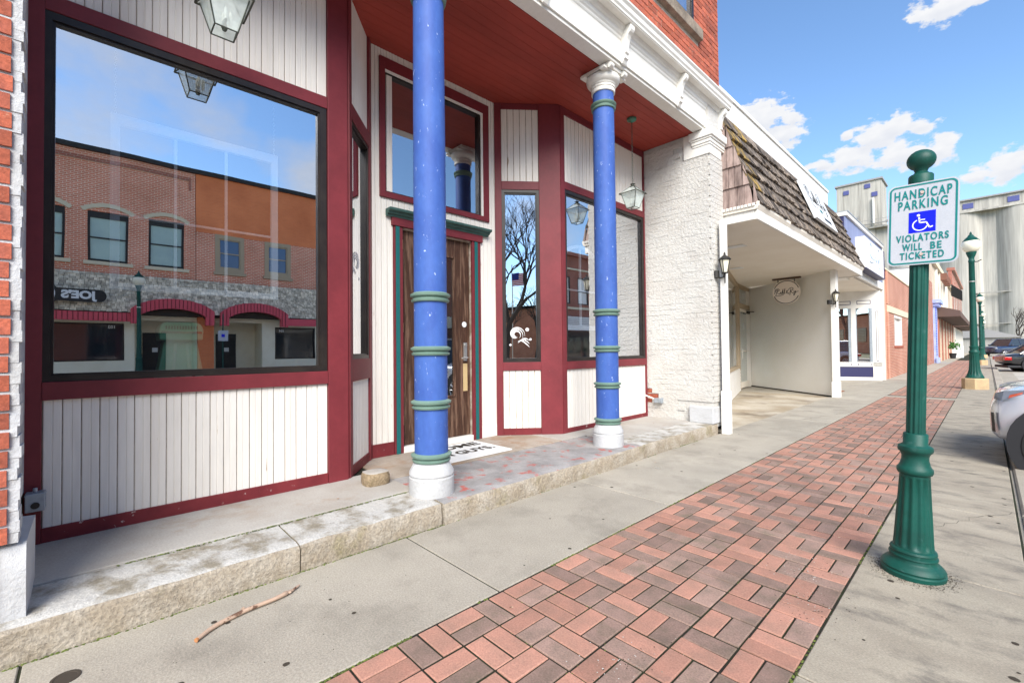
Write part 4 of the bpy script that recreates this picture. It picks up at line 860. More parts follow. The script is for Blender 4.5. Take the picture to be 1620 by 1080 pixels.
# display window along the left of the alcove
Q0, Q1 = Vector((-3.10, 7.05)), Vector((-5.02, 13.85)); dq = (Q1-Q0).normalized(); nq = Vector((dq.y, -dq.x)); FQ = Fr(Q0, dq, nq); LQ = (Q1-Q0).length
dw = obj('display_window', MB().fb(FQ, 0, .06, .72, 3.0, -.05, .03).fb(FQ, LQ-.08, LQ, .72, 3.12, -.05, .03).fb(FQ, LQ/2-.03, LQ/2+.03, .72, 3.0, -.05, .03).fb(FQ, 0, LQ, 3.0, 3.12, -.05, .03).fb(FQ, 0, LQ, .66, .72, -.05, .06), m_taupe, sh)
obj('pane', MB().fb(FQ, .06, LQ-.08, .72, 3.0, -.012, -.006), m_glassd, dw)
for k in range(7): obj('clapboard', MB().prism([(0, .088*k), (.028, .088*k), (.012, .088*k+.094), (0, .088*k+.094)], lambda a, b, t_: FQ.p(t_, b, a+.03), 0, LQ-.01), m_trim, sh)
obj('bulkhead', MB().fb(FQ, 0, LQ, 0, .655, -.1, .028), m_trim, sh)
# door
S0, S1 = Q1, P2; ds = (S1-S0).normalized(); ns_ = Vector((ds.y, -ds.x)); FO = Fr(S0, ds, ns_ if ns_.dot(Vector((1, -1))) > 0 else -ns_); LS = (S1-S0).length
LD = LS
dfr = obj('entrance_door', MB().fb(FO, 0, .10, 0, 3.12, -.05, .04).fb(FO, LD-.08, LD-.01, 0, 3.12, -.05, .04).fb(FO, .10, LD-.08, 2.42, 2.56, -.05, .04).fb(FO, .10, LD-.08, 3.02, 3.12, -.05, .04), m_taupe, sh)
obj('door_leaf', MB().fb(FO, .11, .18, .03, 2.41, -.03, .02).fb(FO, LD-.16, LD-.09, .03, 2.41, -.03, .02).fb(FO, .18, LD-.16, .03, .2, -.03, .02).fb(FO, .18, LD-.16, 2.33, 2.41, -.03, .02).fb(FO, .18, LD-.16, 1.12, 1.15, -.02, .022), m_soff, dfr)
obj('pane', MB().fb(FO, .18, LD-.16, .2, 2.33, -.012, -.006).fb(FO, .10, LD-.08, 2.56, 3.02, -.012, -.006), m_glassd, dfr)
obj('door_handle', MB().tube([FO.p(.2, .92, .02), FO.p(.2, .92, .07), FO.p(.2, 1.22, .07), FO.p(.2, 1.22, .02)], .012), m_trim, dfr)
obj('door_closer', MB().fb(FO, LD-.5, LD-.2, 2.3, 2.38, .02, .07).tube([FO.p(LD-.3, 2.36, .07), FO.p(LD+.1, 2.37, .5)], .012), m_iron, dfr)
text('house_number', '105', .27, m_signw, FO.p(LD/2+.02, 2.80, .002), FO.d, (0, 0, 1), dfr, bold=.004)
obj('door_emblem', MB().tube([FO.p(LD/2, 1.9, .001), FO.p(LD/2, 1.9, .004)], .10, 20).fb(FO, LD/2-.05, LD/2+.05, 1.89, 1.91, .004, .006), m_signw, dfr)
obj('shop_interior', MB().box(-9, -5.6, 8, 17, -.1, -.02).box(-9.1, -9, 7, 17, -.1, 4).box(-9, -2.75, 7.03, 7.1, .0, 3.1).box(-9, -5.3, 16.4, 16.5, -.1, 3.1), m_dark, sh)
# canopy
obj('canopy_soffit', MB().box(-6, -2.27, 7.03, 14.85, 3.12, 3.16), m_soff, sh)
obj('canopy_fascia', MB().box(-2.275, -2.235, 7.0, 14.9, 3.10, 3.345).box(-2.76, -2.276, 6.985, 7.025, 3.10, 3.30).box(-2.76, -2.276, 14.86, 14.9, 3.10, 3.30), m_trim, sh, bevel=.004)
obj('fascia_molding', MB().prism([(-2.234, 3.24), (-2.205, 3.29), (-2.20, 3.345), (-2.234, 3.345)], lambda a, b, t_: Vector((a, t_, b)), 6.96, 14.93).box(-2.74, -2.24, 6.955, 6.983, 3.24, 3.30), m_soff, sh)
for k in range(9): obj('dentil_block', MB().box(-2.70+k*.052, -2.665+k*.052, 6.93, 6.954, 3.285, 3.325), m_trim, sh)
obj('soffit_light', MB().box(-3.4, -3.0, 8.6, 8.8, 3.108, 3.119), m_signw, sh); obj('soffit_light', MB().box(-4.2, -3.9, 11.0, 11.2, 3.108, 3.119), m_signw, sh)
obj('mansard_core', MB().prism([(-2.77, 3.16), (-2.29, 3.33), (-2.79, 4.86), (-2.95, 4.88), (-2.95, 3.16)], lambda a, b, t_: Vector((a, t_, b)), 7.04, 14.86), m_dirt, sh)
obj('parapet', MB().box(-3.2, -2.955, 7.05, 14.88, 3.18, 5.50).box(-3.22, -2.93, 7.03, 14.9, 5.50, 5.56), m_trim, sh)
obj('shop_body', MB().box(-9, -3.21, 7.05, 14.85, 3.2, 4.6).box(-9, -5.4, 15.6, 16.3, 0, 4.6).box(-5.4, -2.75, 13.8, 16.3, 3.2, 4.6), m_shopw, sh)
# shingles: slope from (-2.24,3.33) to (-2.78,4.88)
base = Vector((-2.235, 0, 3.35)); topv = Vector((-2.785, 0, 4.90)); sl_len = (topv-base).length; sdir = (topv-base)/sl_len; snrm = Vector((sdir.z, 0, -sdir.x))
rows = 6; rh = sl_len/rows; cnt = 0; stf = MB()
lst = []
for r_ in range(rows):
    y = 6.99+random.uniform(-.05, 0)
    while y < 14.93:
        wd = random.uniform(.13, .25); lst.append((r_, y, min(y+wd-.006, 14.95))); y += wd
lst.sort(key=lambda q: q[1])
for r_, a, b in lst:
    s0 = rh*r_-.035+random.uniform(-.02, .012); s1 = rh*(r_+1)+.02; th = .036+random.uniform(0, .03)
    def sp(s, h, y): q = base+sdir*s+snrm*h; return (q.x, y, q.z)
    tw_ = random.uniform(-.006, .006)
    vs = [sp(s0, .004, a), sp(s0, .004, b), sp(s0, th+tw_, a), sp(s0, th-tw_, b), sp(s1, .003, a), sp(s1, .003, b), sp(s1, .008, a), sp(s1, .008, b)]
    fs = [(0, 1, 3, 2), (2, 3, 7, 6), (4, 6, 7, 5), (0, 2, 6, 4), (1, 5, 7, 3), (0, 4, 5, 1)]
    pl = max(0, 1-(a-7)/1.5)*(.35+.12*r_)
    ye = r_ > 0 and (a < 7.28 and random.random() < .8 or r_ > 2 and random.random() < pl*.35)
    if cnt < 270: obj('shake', MB().add(vs, fs), m_shky if ye else m_shk, sh); cnt += 1
    else: stf.add(vs, fs)
obj('far_shakes', stf, m_shk, sh, kind='stuff')
# side gable shingles
for r_ in range(5):
    z0 = 3.315+r_*.315; z1 = z0+.335; x = -2.765
    xr = lambda z: -2.225-(z-3.35)*.355
    while x < xr(z0)-.03:
        wd = random.uniform(.085, .15); b = min(x+wd, xr(z0)); t1 = min(b, xr(z1)); 
        if t1 <= x+.004: t1 = x+.004
        yo = 6.99; vs = [(x+.003, yo-.03, z0), (b-.003, yo-.03, z0), (t1-.003, yo-.006, min(z1, 4.9)), (x+.003, yo-.006, min(z1, 4.9)), (x+.003, yo+.01, z0), (b-.003, yo+.01, z0), (t1-.003, yo+.01, min(z1, 4.9)), (x+.003, yo+.01, min(z1, 4.9))]
        obj('shingle', MB().add(vs, [(0, 1, 2, 3), (4, 7, 6, 5), (0, 4, 5, 1), (1, 5, 6, 2), (2, 6, 7, 3), (3, 7, 4, 0)]), m_shkg, sh); x += wd
# script lettering helper
def script(name, fr_p, sc_, m, parent, rad, ext=(0, 0)):
    mb = MB()
    strokes = [[(0, .1), (.35, .75), (.55, .8), (.25, -.25), (.2, -.3)], [(.05, .55), (.3, .95), (.75, .95), (.85, .7), (.4, .35), (.7, .1), (.85, 0), (1.0, .15)],
               [(1.0, .15), (1.1, .35), (1.12, .05), (1.25, .08), (1.5, .9), (1.4, .05), (1.55, .1), (1.8, .95), (1.7, .05), (1.85, .1)], [(1.6, -.12), (1.0, -.3), (.3, -.32)],
               [(2.0, .05), (2.25, .45), (2.1, .55), (2.05, .3), (2.35, -.05), (2.45, .15)],
               [(2.75, .8), (2.6, -.2), (2.55, -.25)], [(2.3, .6), (2.7, 1.0), (3.1, .95), (3.1, .65), (2.75, .4), (3.1, 0), (3.25, .1)], [(3.25, .4), (3.35, .1), (3.55, .4), (3.35, -.35), (3.2, -.3), (3.6, .15), (4.0, .25)]]
    for s in strokes:
        q = []
        for i in range(len(s)-1):
            for k in range(4):
                t_ = k/4; p0 = s[max(i-1, 0)]; p1 = s[i]; p2 = s[i+1]; p3 = s[min(i+2, len(s)-1)]
                q.append(tuple(.5*((2*p1[c])+(-p0[c]+p2[c])*t_+(2*p0[c]-5*p1[c]+4*p2[c]-p3[c])*t_**2+(-p0[c]+3*p1[c]-3*p2[c]+p3[c])*t_**3) for c in (0, 1)))
        q.append(s[-1]); mb.tube([fr_p(a*sc_, b*sc_) for a, b in q], rad, 5)
    return obj(name, mb, m, parent)
# sign on the mansard
sg = thing('roof_sign', 'white shop sign with black script lettering leaning on the shingled mansard', 'sign', (-2.5, 11.5, 3.8))
o0 = base+sdir*.48+snrm*.06
rs = lambda u, v, h=0: Vector((o0.x, 0, o0.z))+sdir*v+snrm*h+Vector((0, u, 0))
def rbox(u0, u1, v0, v1, h0, h1): 
    vs = [rs(u, v, h) for h in (h0, h1) for v in (v0, v1) for u in (u0, u1)]; return MB().add(vs, [(0, 2, 3, 1), (4, 5, 7, 6), (0, 1, 5, 4), (2, 6, 7, 3), (0, 4, 6, 2), (1, 3, 7, 5)])
obj('sign_board', rbox(10.65, 12.5, .02, .92, 0, .05), m_signw, sg)
script('script_lettering', lambda a, b: rs(10.76+a, .48+b, .053), .40, m_ink, sg, .0045)
obj('sign_caption', rbox(11.5, 12.1, .12, .2, .0505, .054), m_ink, sg)
obj('flower_mark', rbox(11.4, 11.6, .3, .38, .0505, .056), m_teal, sg)
# hanging round sign
rc = Vector(((-3.62), 13.86, 2.70)); 
rsn = thing('round_sign', 'round cream shop sign with black script hung from a wooden bar', 'sign', tuple(rc))
dz = FW; 
uc = (Vector((rc.x, rc.y, 0))-FW.o).dot(FW.d); wc_ = .09
CX_, CZ_, CY_ = -3.70, 2.725, 13.72
disc = lambda a, b, t_: Vector((CX_+a, CY_-t_, CZ_+b))
obj('sign_disc', MB().prism([(.335*math.cos(i*math.pi/20), .335*math.sin(i*math.pi/20)) for i in range(40)][::-1], disc, 0, .03), mat('pale_pink_panel', (.80, .70, .60), .5), rsn)
arc = MB()
for s0, s1 in ((18, 162), (198, 342)):
    arc.tube([disc(.305*math.cos(R(a)), .305*math.sin(R(a)), .032) for a in range(s0, s1+1, 7)], .009, 5)
obj('sign_ring', arc, m_ink, rsn)
script('script_lettering', lambda a, b: disc(-.29+a, -.04+b, .034), .145, m_ink, rsn, .006)
obj('sign_bar', MB().box(CX_-.34, CX_+.34, CY_-.04, CY_+.05, 3.075, 3.118), mat('dark_wood_bar', (.10, .06, .04), .7), rsn, bevel=.004)
obj('sign_hook', MB().tube([disc(.2, .25, .01), disc(.2, .36, .01)], .012).tube([disc(-.2, .25, .01), disc(-.2, .36, .01)], .012), m_iron, rsn)
# wall lanterns
def wlan(loc, nx, label):
    t = thing('wall_lantern', label, 'lantern', loc, 'black wall lanterns on the white shop'); 
    obj('lantern_frame', MB().lathe([(.035, -.11), (.05, -.105), (.05, -.095)], (0, 0, 0), 8).lathe([(.085, .085), (.09, .09), (.06, .12), (.02, .15), (.012, .165), (.016, .175), (.004, .2)], (0, 0, 0), 8)
        .tube([(.035, 0, -.1), (.072, 0, .085)], .006, 5).tube([(-.035, 0, -.1), (-.072, 0, .085)], .006, 5).tube([(0, .035, -.1), (0, .072, .085)], .006, 5).tube([(0, -.035, -.1), (0, -.072, .085)], .006, 5), m_iron, t, local=True)
    obj('lantern_glass', MB().lathe([(.03, -.095), (.062, .083)], (0, 0, 0), 8), m_globe, t, local=True)
    obj('bracket', MB().tube([(nx*.0, 0, -.11), (nx*.02, 0, -.16), (nx*.07, 0, -.17), (nx*.12, 0, -.12)], .013, 6).lathe([(.05, -.16), (.05, -.06)], (nx*.13, 0, 0), 10).tube([(0, 0, -.11), (0, 0, -.25)], .01, 6), m_iron, t, local=True)
    return t
wlan((-2.56, 6.62, 2.42), -1, 'black wall lantern on the white post beside the painted brick pier'); 
wlan((-2.50, 13.16, 2.44), -1, 'black wall lantern on the far white post by the blue shop')

# ================================================================== BLUE SHOP
bs = thing('blue_shop_building', 'slate blue boarded shop with white trim and an angled display window', 'building', (-4, 17.5, 0))
FL = Fr((-2.58, 0), (0, 1), (1, 0))
for k in range(24): obj('wall_board', MB().fb(FL, 14.92+k*.2525, 14.92+k*.2525+.249, 3.52, 4.80, -.03, 0), m_bluew, bs)
obj('upper_core', MB().fb(FL, 14.9, 21.0, 3.3, 4.78, -.3, -.032), m_navy, bs)
obj('coping', MB().fb(FL, 14.9, 21.05, 4.80, 4.90, -.32, .05), m_trim, bs); obj('coping_cap', MB().fb(FL, 14.9, 21.07, 4.90, 4.925, -.34, .065), m_steel, bs)
obj('lintel_board', MB().fb(FL, 13.5, 21.0, 3.28, 3.52, -.06, .02), m_trim, bs)
obj('corner_board', MB().fb(FL, 20.98, 21.1, 0, 4.8, -.2, .03), m_trim, bs); obj('corner_edge', MB().fb(FL, 20.93, 20.975, 3.3, 4.8, .001, .02), m_steel, bs)
obj('soffit', MB().box(-5.2, -2.65, 13.6, 20.98, 3.24, 3.28), m_soff, bs)
A0, A1 = Vector((-3.85, 20.15)), Vector((-2.60, 20.62)); FG = Fr(A0, A1-A0, (.37, -.93)); LG = (A1-A0).length
k_ = MB().fb(FG, 0, LG, 0, .12, -.05, .03).fb(FG, 0, LG, .50, .66, -.05, .03).fb(FG, 0, LG, 2.62, 3.24, -.05, .02)
k_.fb(FG, 0, .06, .12, 3.2, -.05, .04).fb(FG, .46, .60, .66, 2.62, -.05, .04).fb(FG, 1.08, LG, .12, 2.62, -.05, .03)
obj('display_front', k_, m_trim, bs); obj('blue_panel', MB().fb(FG, .05, 1.2, .12, .5, -.02, .02), m_navy, bs)
obj('trim_outline', MB().fb(FG, .08, .46, 2.76, 2.9, .02, .024).fb(FG, .64, 1.05, 2.76, 2.9, .02, .024).fb(FG, 1.18, 1.25, .7, 2.5, .03, .034).fb(FG, .08, .46, .54, .62, .03, .034).fb(FG, .64, 1.05, .54, .62, .03, .034), m_navy, bs)
obj('trim_inner', MB().fb(FG, .10, .44, 2.78, 2.88, .024, .028).fb(FG, .66, 1.03, 2.78, 2.88, .024, .028).fb(FG, 1.195, 1.235, .72, 2.48, .034, .038).fb(FG, .10, .44, .555, .605, .034, .038).fb(FG, .66, 1.03, .555, .605, .034, .038), m_trim, bs)
for a_, b_ in ((.06, .46), (.60, 1.08)):
    f = obj('window', MB().fb(FG, a_, a_+.03, .66, 2.62, -.04, .03).fb(FG, b_-.08, b_, .66, 2.62, -.04, .03), m_steel, bs); obj('pane', MB().fb(FG, a_+.03, b_-.08, .66, 2.62, -.02, -.01), m_glass, f)
obj('side_wall', MB().box(-5.2, -3.85, 20.0, 20.15, 0, 3.24).box(-5.3, -5.2, 13.6, 20.1, 0, 3.24), m_shopw, bs)
obj('near_edge', MB().box(-2.64, -2.55, 13.48, 13.6, 0, 3.28), m_steel, bs)
obj('shop_body', MB().box(-9, -5.3, 13.9, 21, 0, 4.5).box(-5.3, -2.9, 16.4, 21, 3.3, 4.5), m_shopw, bs)
struct('recess_floor', MB().box(-5.2, -2.705, 13.47, 20.9, -.1, -.004), m_conc)
s2 = thing('wall_sign', 'white rectangular sign in a white frame projecting on the blue shop', 'sign', (-2.5, 18, 3.9))
obj('sign_box', MB().fb(FL, 16.2, 19.6, 3.52, 4.42, .002, .22), m_trim, s2); obj('sign_face', MB().fb(FL, 16.32, 19.48, 3.62, 4.32, .221, .226), m_signw, s2)
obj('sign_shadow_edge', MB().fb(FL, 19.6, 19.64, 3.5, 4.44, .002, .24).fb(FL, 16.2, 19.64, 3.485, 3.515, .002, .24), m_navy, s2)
script('faint_lettering', lambda a, b: FL.p(16.7+a*1.4, 3.9+b, .23), .42, mat('faded_blue_lettering', (.45, .55, .7), .6), s2, .014)
tag(obj('entrance_rug', MB().box(-3.3, -2.75, 14.6, 15.3, .0, .012), mat('brown_rug', (.25, .09, .04), .9)), 'small brown rug on the walk before the blue shop', 'rug')

# ================================================================== LONG BRICK BUILDING AND BEYOND
b3 = thing('long_brick_building', 'low tan-red building of long thin bricks with a pale stone band', 'building', (-5, 28, 0))
hs3 = [(23.8, 26.2, 1.25, 2.5), (28.4, 30.2, 1.25, 2.5), (32.5, 34.3, 1.25, 2.5)]
obj('wall', holes(MB(), FL, 21.9, 36, 0, 4.1, -.3, 0, hs3), m_rom, b3); obj('wall_side', MB().box(-9, -2.585, 21.75, 21.895, 0, 4.1), m_romx, b3)
obj('peach_pier', MB().fb(FL, 21.15, 21.74, 0, 4.05, -.2, -.01), m_peach, b3); obj('coping', MB().fb(FL, 21.12, 36, 4.1, 4.16, -.32, .03), m_stone, b3)
obj('stone_band', MB().fb(FL, 21.93, 36, 2.54, 2.79, .001, .03), m_stone, b3)
qn = MB()
for k in range(56): 
    if not 2.5 < k*.073 < 2.8: qn.fb(FL, 21.88, 22.25, k*.073+.004, k*.073+.06, .001, .022)
obj('corner_bricks', qn, m_peach, b3, kind='stuff')
for h in hs3:
    f = obj('window', MB().fb(FL, h[0], h[0]+.12, h[2], h[3], -.15, .0-.002).fb(FL, h[1]-.12, h[1], h[2], h[3], -.15, -.002).fb(FL, h[0]+.12, h[1]-.12, h[2], h[2]+.1, -.15, -.002).fb(FL, h[0]+.12, h[1]-.12, h[3]-.1, h[3], -.15, -.002), m_trim, b3); obj('pane', MB().fb(FL, h[0]+.12, h[1]-.12, h[2]+.1, h[3]-.1, -.12, -.11), m_glass, f)
    obj('sill', MB().fb(FL, h[0]-.1, h[1]+.1, h[2]-.1, h[2]-.005, .001, .03), m_brick, b3)
obj('back_body', MB().box(-9, -2.9, 22, 36, 3.6, 4.0), m_shelf, b3)
b4 = thing('white_sided_building', 'taller building with a white side wall rising behind the long brick one', 'building', (-6, 40, 0))
obj('side_wall', MB().box(-16, -2.85, 36.1, 36.3, 0, 5.9).box(-16, -5.2, 36.08, 36.32, 5.9, 7.4), m_shopw, b4); obj('wall', MB().fb(FL, 36.1, 43, 0, 5.6, -.25, .01), m_bkw, b4); obj('roof', MB().box(-16, -2.8, 36.3, 43, 5.3, 5.5), m_shelf, b4)
b5 = thing('pilaster_building', 'beige fronted building with a bright blue pilaster and a brown awning', 'building', (-5, 56, 0))
obj('wall', holes(MB(), FL, 43.02, 70, 0, 7.0, -.3, .0, [(48, 49.2, 3.9+1, 6.2), (51, 52.2, 4.9, 6.2), (54, 55.2, 4.9, 6.2), (57, 58.2, 4.9, 6.2)]), m_beige, b5)
obj('cornice', MB().fb(FL, 43, 70, 7.0, 7.35, -.3, .2), m_stone, b5); obj('roof_block', MB().box(-9, -2.9, 43.02, 70, 6.6, 6.9), m_shelf, b5)
ps = obj('pilaster', MB().fb(FL, 43.1, 44.9, 0, 4.0, .001, .12), m_sky_b, b5)
obj('pilaster_capital', MB().fb(FL, 43.0, 45.4, 4.0, 4.2, .001, .3).fb(FL, 42.9, 45.8, 4.2, 4.45, .001, .42), m_sky_b, ps); obj('pilaster_base', MB().fb(FL, 43.0, 45.2, 0, .35, .121, .2), m_sky_b, ps)
dn = MB()
for k in range(30): dn.fb(FL, 43.3, 43.7, .5+k*.115, .56+k*.115, .12, .15)
obj('pilaster_ornament', dn, m_sblue, ps)
for k in range(12): obj('storefront_post', MB().fb(FL, 46.2+k*1.9, 46.5+k*1.9, 0, 3.3, .001, .14), m_beige if k % 2 else m_bkw, b5)
for k in range(11): f = obj('window', MB().fb(FL, 46.55+k*1.9, 48.05+k*1.9, .5, .62, .001, .05).fb(FL, 46.55+k*1.9, 48.05+k*1.9, 3.1, 3.2, .001, .05), m_taupe, b5); obj('pane', MB().fb(FL, 46.55+k*1.9, 48.05+k*1.9, .62, 3.1, .001, .02), m_glassd, f)
obj('awning', MB().prism([(-2.58, 3.35), (-1.3, 3.35), (-1.3, 3.75), (-2.58, 4.2)], lambda a, b, t_: Vector((a, t_, b)), 46, 70), m_brownaw, b5)
for k in range(5): obj('facade_pilaster', MB().fb(FL, 46+k*3, 46.4+k*3, 4.3, 6.99, .001, .12), m_soff, b5)
for k in range(4): obj('scroll_ornament', MB().fb(FL, 49.2+k*1.6, 50.0+k*1.6, 6.4, 6.95, .13, .5), mat('brown_bracket', (.2, .09, .06), .7) if k == 0 else bpy.data.materials['brown_bracket'], b5)
sc2 = tag(obj('projecting_sign', MB().prism([(-2.4, 6.2), (-1.6, 5.6), (-1.6, 6.6), (-2.4, 7.4)], lambda a, b, t_: Vector((a, t_, b)), 63, 63.2), m_ink), 'dark angular sign projecting from the beige upper facade', 'sign')
b6 = thing('red_upper_building', 'red painted brick building beyond the beige one', 'building', (-5, 80, 0))
obj('wall', MB().fb(FL, 70.05, 96, 0, 9.6, -.3, .02), m_bkw, b6); obj('cornice', MB().fb(FL, 70, 96.1, 9.6, 9.9, -.4, .25), m_bkw, b6)
for k in range(5): obj('window', MB().fb(FL, 72+k*4.6, 73.4+k*4.6, 5.2, 7.6, .021, .06), m_glassd, b6)
obj('awning', MB().prism([(-2.55, 3.3), (-1.1, 3.3), (-1.1, 3.7), (-2.55, 4.2)], lambda a, b, t_: Vector((a, t_, b)), 71, 95), m_brownaw, b6); obj('storefront', MB().fb(FL, 70.5, 95, 0, 3.2, .021, .1), m_soff, b6)
b7 = thing('grey_end_building', 'small pale gabled building at the end of the walk', 'building', (-1, 108, 0))
obj('wall', MB().box(-6, 3.6, 108, 114, 0, 2.4), m_silo, b7); obj('roof', MB().prism([(-6.3, 2.4), (4.0, 2.4), (-1.2, 4.2)], lambda a, b, t_: Vector((a, t_, b)), 107.6, 114.4), m_shelf, b7)
# sandwich board and planter
t = thing('sandwich_board', 'pale sidewalk sandwich board by the far shopfronts', 'sandwich board', (-2.0, 62, 0))
obj('board_panel', MB().prism([(0, 0), (.03, 0), (-.14, 1.15), (-.17, 1.15)], lambda a, b, t_: Vector((-2.4+t_, 62+a*-1, b)), 0, .8).prism([(.5, 0), (.53, 0), (.18, 1.15), (.15, 1.15)], lambda a, b, t_: Vector((-2.4+t_, 62+a, b)), 0, .8), m_signw, t)
t = thing('potted_plant', 'leafy green potted plant at the storefront under the awning', 'plant', (-2.3, 58, 0))
obj('pot', MB().lathe([(.18, 0), (.26, .45), (.28, .5), (.2, .5)], (-2.2, 58, 0), 14), m_clad, t)
lf = MB()
for k in range(160):
    a, b, r_ = random.uniform(0, 6.28), random.uniform(-.2, 1.3), random.uniform(.15, .55); c = Vector((-2.2+r_*math.cos(a)*math.cos(b), 58+r_*math.sin(a)*math.cos(b), 1.0+r_*math.sin(b)*1.4)); d1 = Vector((random.uniform(-1, 1), random.uniform(-1, 1), random.uniform(-1, 1)))*.09; d2 = d1.orthogonal()*.6
    lf.add([c-d1, c-d2, c+d1, c+d2], [(0, 1, 2, 3)])
obj('leaves', lf, m_leaf, t, kind='stuff')

# ================================================================== GRAIN ELEVATOR
ge = thing('grain_elevator', 'huge grey concrete grain elevator with streaked silos and a tall headhouse', 'grain elevator', (0, 138, 0))
sm = MB().lathe([(4.3, 0), (4.3, 29.0)], (0, 0, 0), 40).mesh('silo', m_silo, 40)
for k in range(9): link('silo', sm, ge, (-20.5+k*8.5, 138, 0))
obj('silo_band', MB().box(-22, 52, 133.9, 134.3, 11.9, 12.02).box(-22, 52, 133.9, 134.3, 5.5, 5.6), m_silo, ge)
obj('silo_infill', MB().box(-24, 51, 135.2, 141, 0, 29.0), m_silo, ge)
gl_ = obj('gallery', MB().box(-4, 52, 134.6, 141, 29.0, 31.6), m_silo, ge); obj('gallery_roof', MB().box(-4.3, 52.3, 134.2, 141.4, 31.6, 31.9), m_shelf, ge)
obj('gallery_band', MB().box(-24.9, 52, 133.6, 142, 28.9, 29.25), m_silo, ge)
for k in range(8): obj('window', MB().box(-3+k*6.4, -1.4+k*6.4, 134.5, 134.65, 29.9, 31.0), m_silow, gl_)
hh = obj('headhouse', MB().box(-24.8, -16.2, 134, 142, 29.2, 40.2), m_silo, ge); obj('headhouse_roof', MB().box(-25.1, -15.9, 133.7, 142.3, 40.2, 40.6), m_shelf, ge)
for a_, b_ in ((-23.4, 38.0), (-19.3, 38.6), (-18.0, 36.4)): obj('window', MB().box(a_, a_+1.1, 133.85, 134.05, b_, b_+1), m_silow, hh)
obj('downspout', MB().tube([(-17.7, 133.6, 36), (-17.7, 133.6, 29.4)], .22), m_trim, ge); obj('catwalk', MB().box(-24.8, -13, 133.0, 133.4, 29.8, 29.9).box(-24.8, -13, 133.0, 133.1, 30.7, 30.78).tube([(-22.5, 133.2, 29.6), (-20.4, 133.2, 32.0)], .25).tube([(-15.5, 133.2, 29.8), (-13.5, 133.2, 31)], .3), m_shelf, ge)
# bare trees
def bare_tree(loc, h, label, seed, depth=6, spread=.55, lean=(0, 0)):
    rr = random.Random(seed); t = thing('bare_tree', label, 'tree', loc); tm = MB(); cm = MB()
    def grow(p, d, ln, r_, lv):
        q = [p]; dd = d.copy()
        for i in range(3): dd = (dd+Vector((rr.uniform(-.16, .16), rr.uniform(-.16, .16), rr.uniform(-.04, .14)))).normalized(); q.append(q[-1]+dd*ln/3)
        (tm if lv == 0 else cm).tube(q, [r_*(1-.1*i) for i in range(4)], 6 if lv < 2 else 3)
        if lv >= depth: return
        for k in range(3 if lv < 4 else 2):
            nd = (dd+Vector((rr.uniform(-1, 1), rr.uniform(-1, 1), rr.uniform(-.35, .6)))*spread*1.35).normalized(); grow(q[rr.choice((2, 3, 3)) if k else 3], nd, ln*rr.uniform(.68, .86), r_*.62, lv+1)
    grow(Vector(loc), Vector((lean[0], lean[1], 1)).normalized(), h*.24, h*.019, 0)
    obj('trunk', tm, m_tree, t); obj('crown', cm, m_tree, t)
bare_tree((14.9, -10.0, 0), 12.5, 'large bare tree across the street, reflected in the narrow splayed pane', 3, 7, .62, (0, .12))
bare_tree((33, -19, 0), 10, 'bare tree at the near side of the open lot across the street', 5, 6, .6)
bare_tree((34, -24.5, 0), 9, 'bare tree in the middle of the open lot across the street', 6, 6, .6)
bare_tree((36, -15.5, 0), 11, 'bare tree behind the flagpole in the open lot', 8, 6, .6)
bare_tree((3.4, 112, 0), 9, 'pale leafless tree before the silos at the end of the street', 9, 5)
# ================================================================== BUILDINGS ACROSS THE STREET
FX = Fr((17.4, 0), (0, 1), (-1, 0))
ob_ = thing('arched_shopfront_building', 'two storey red brick building across the street with shingled canopy and arches', 'building', (20, 1, 0))
wins = [(-6.1, -4.85), (-4.1, -2.85), (-2.05, -.78), (-.12, 1.13), (1.82, 3.06)]
rws = [(4.25, 5.46), (6.38, 7.62)]
hsx = [(a, b, 5.06, 7.12) for a, b in wins]; hsy = [(a, b, 4.95, 6.85) for a, b in rws]
obj('upper_wall', holes(MB(), FX, -7.6, 3.49, 4.3, 9.55, -.3, 0, hsx), m_bko, ob_)
obj('upper_wall', holes(MB(), FX, 3.51, 9.0, 4.3, 6.85, -.3, 0, hsy), m_bko, ob_); obj('smooth_wall', MB().fb(FX, 3.51, 9.0, 6.85, 9.55, -.3, .01), m_bksm, ob_)
obj('roof_edge', MB().fb(FX, -7.7, 9.1, 9.552, 9.74, -.4, .14), m_iron, ob_); obj('roof_deck', MB().box(17.7, 29, -7.6, 9, 9.0, 9.2).box(28.7, 29, -7.6, 9, 0, 9).box(17.71, 28.7, -7.6, -7.3, 0, 9), m_bkw, ob_)
obj('corbel', MB().fb(FX, -7.5, 3.32, 9.15, 9.30, .001, .07).fb(FX, 3.25, 3.34, 8.7, 9.149, .001, .05), m_bkw, ob_)
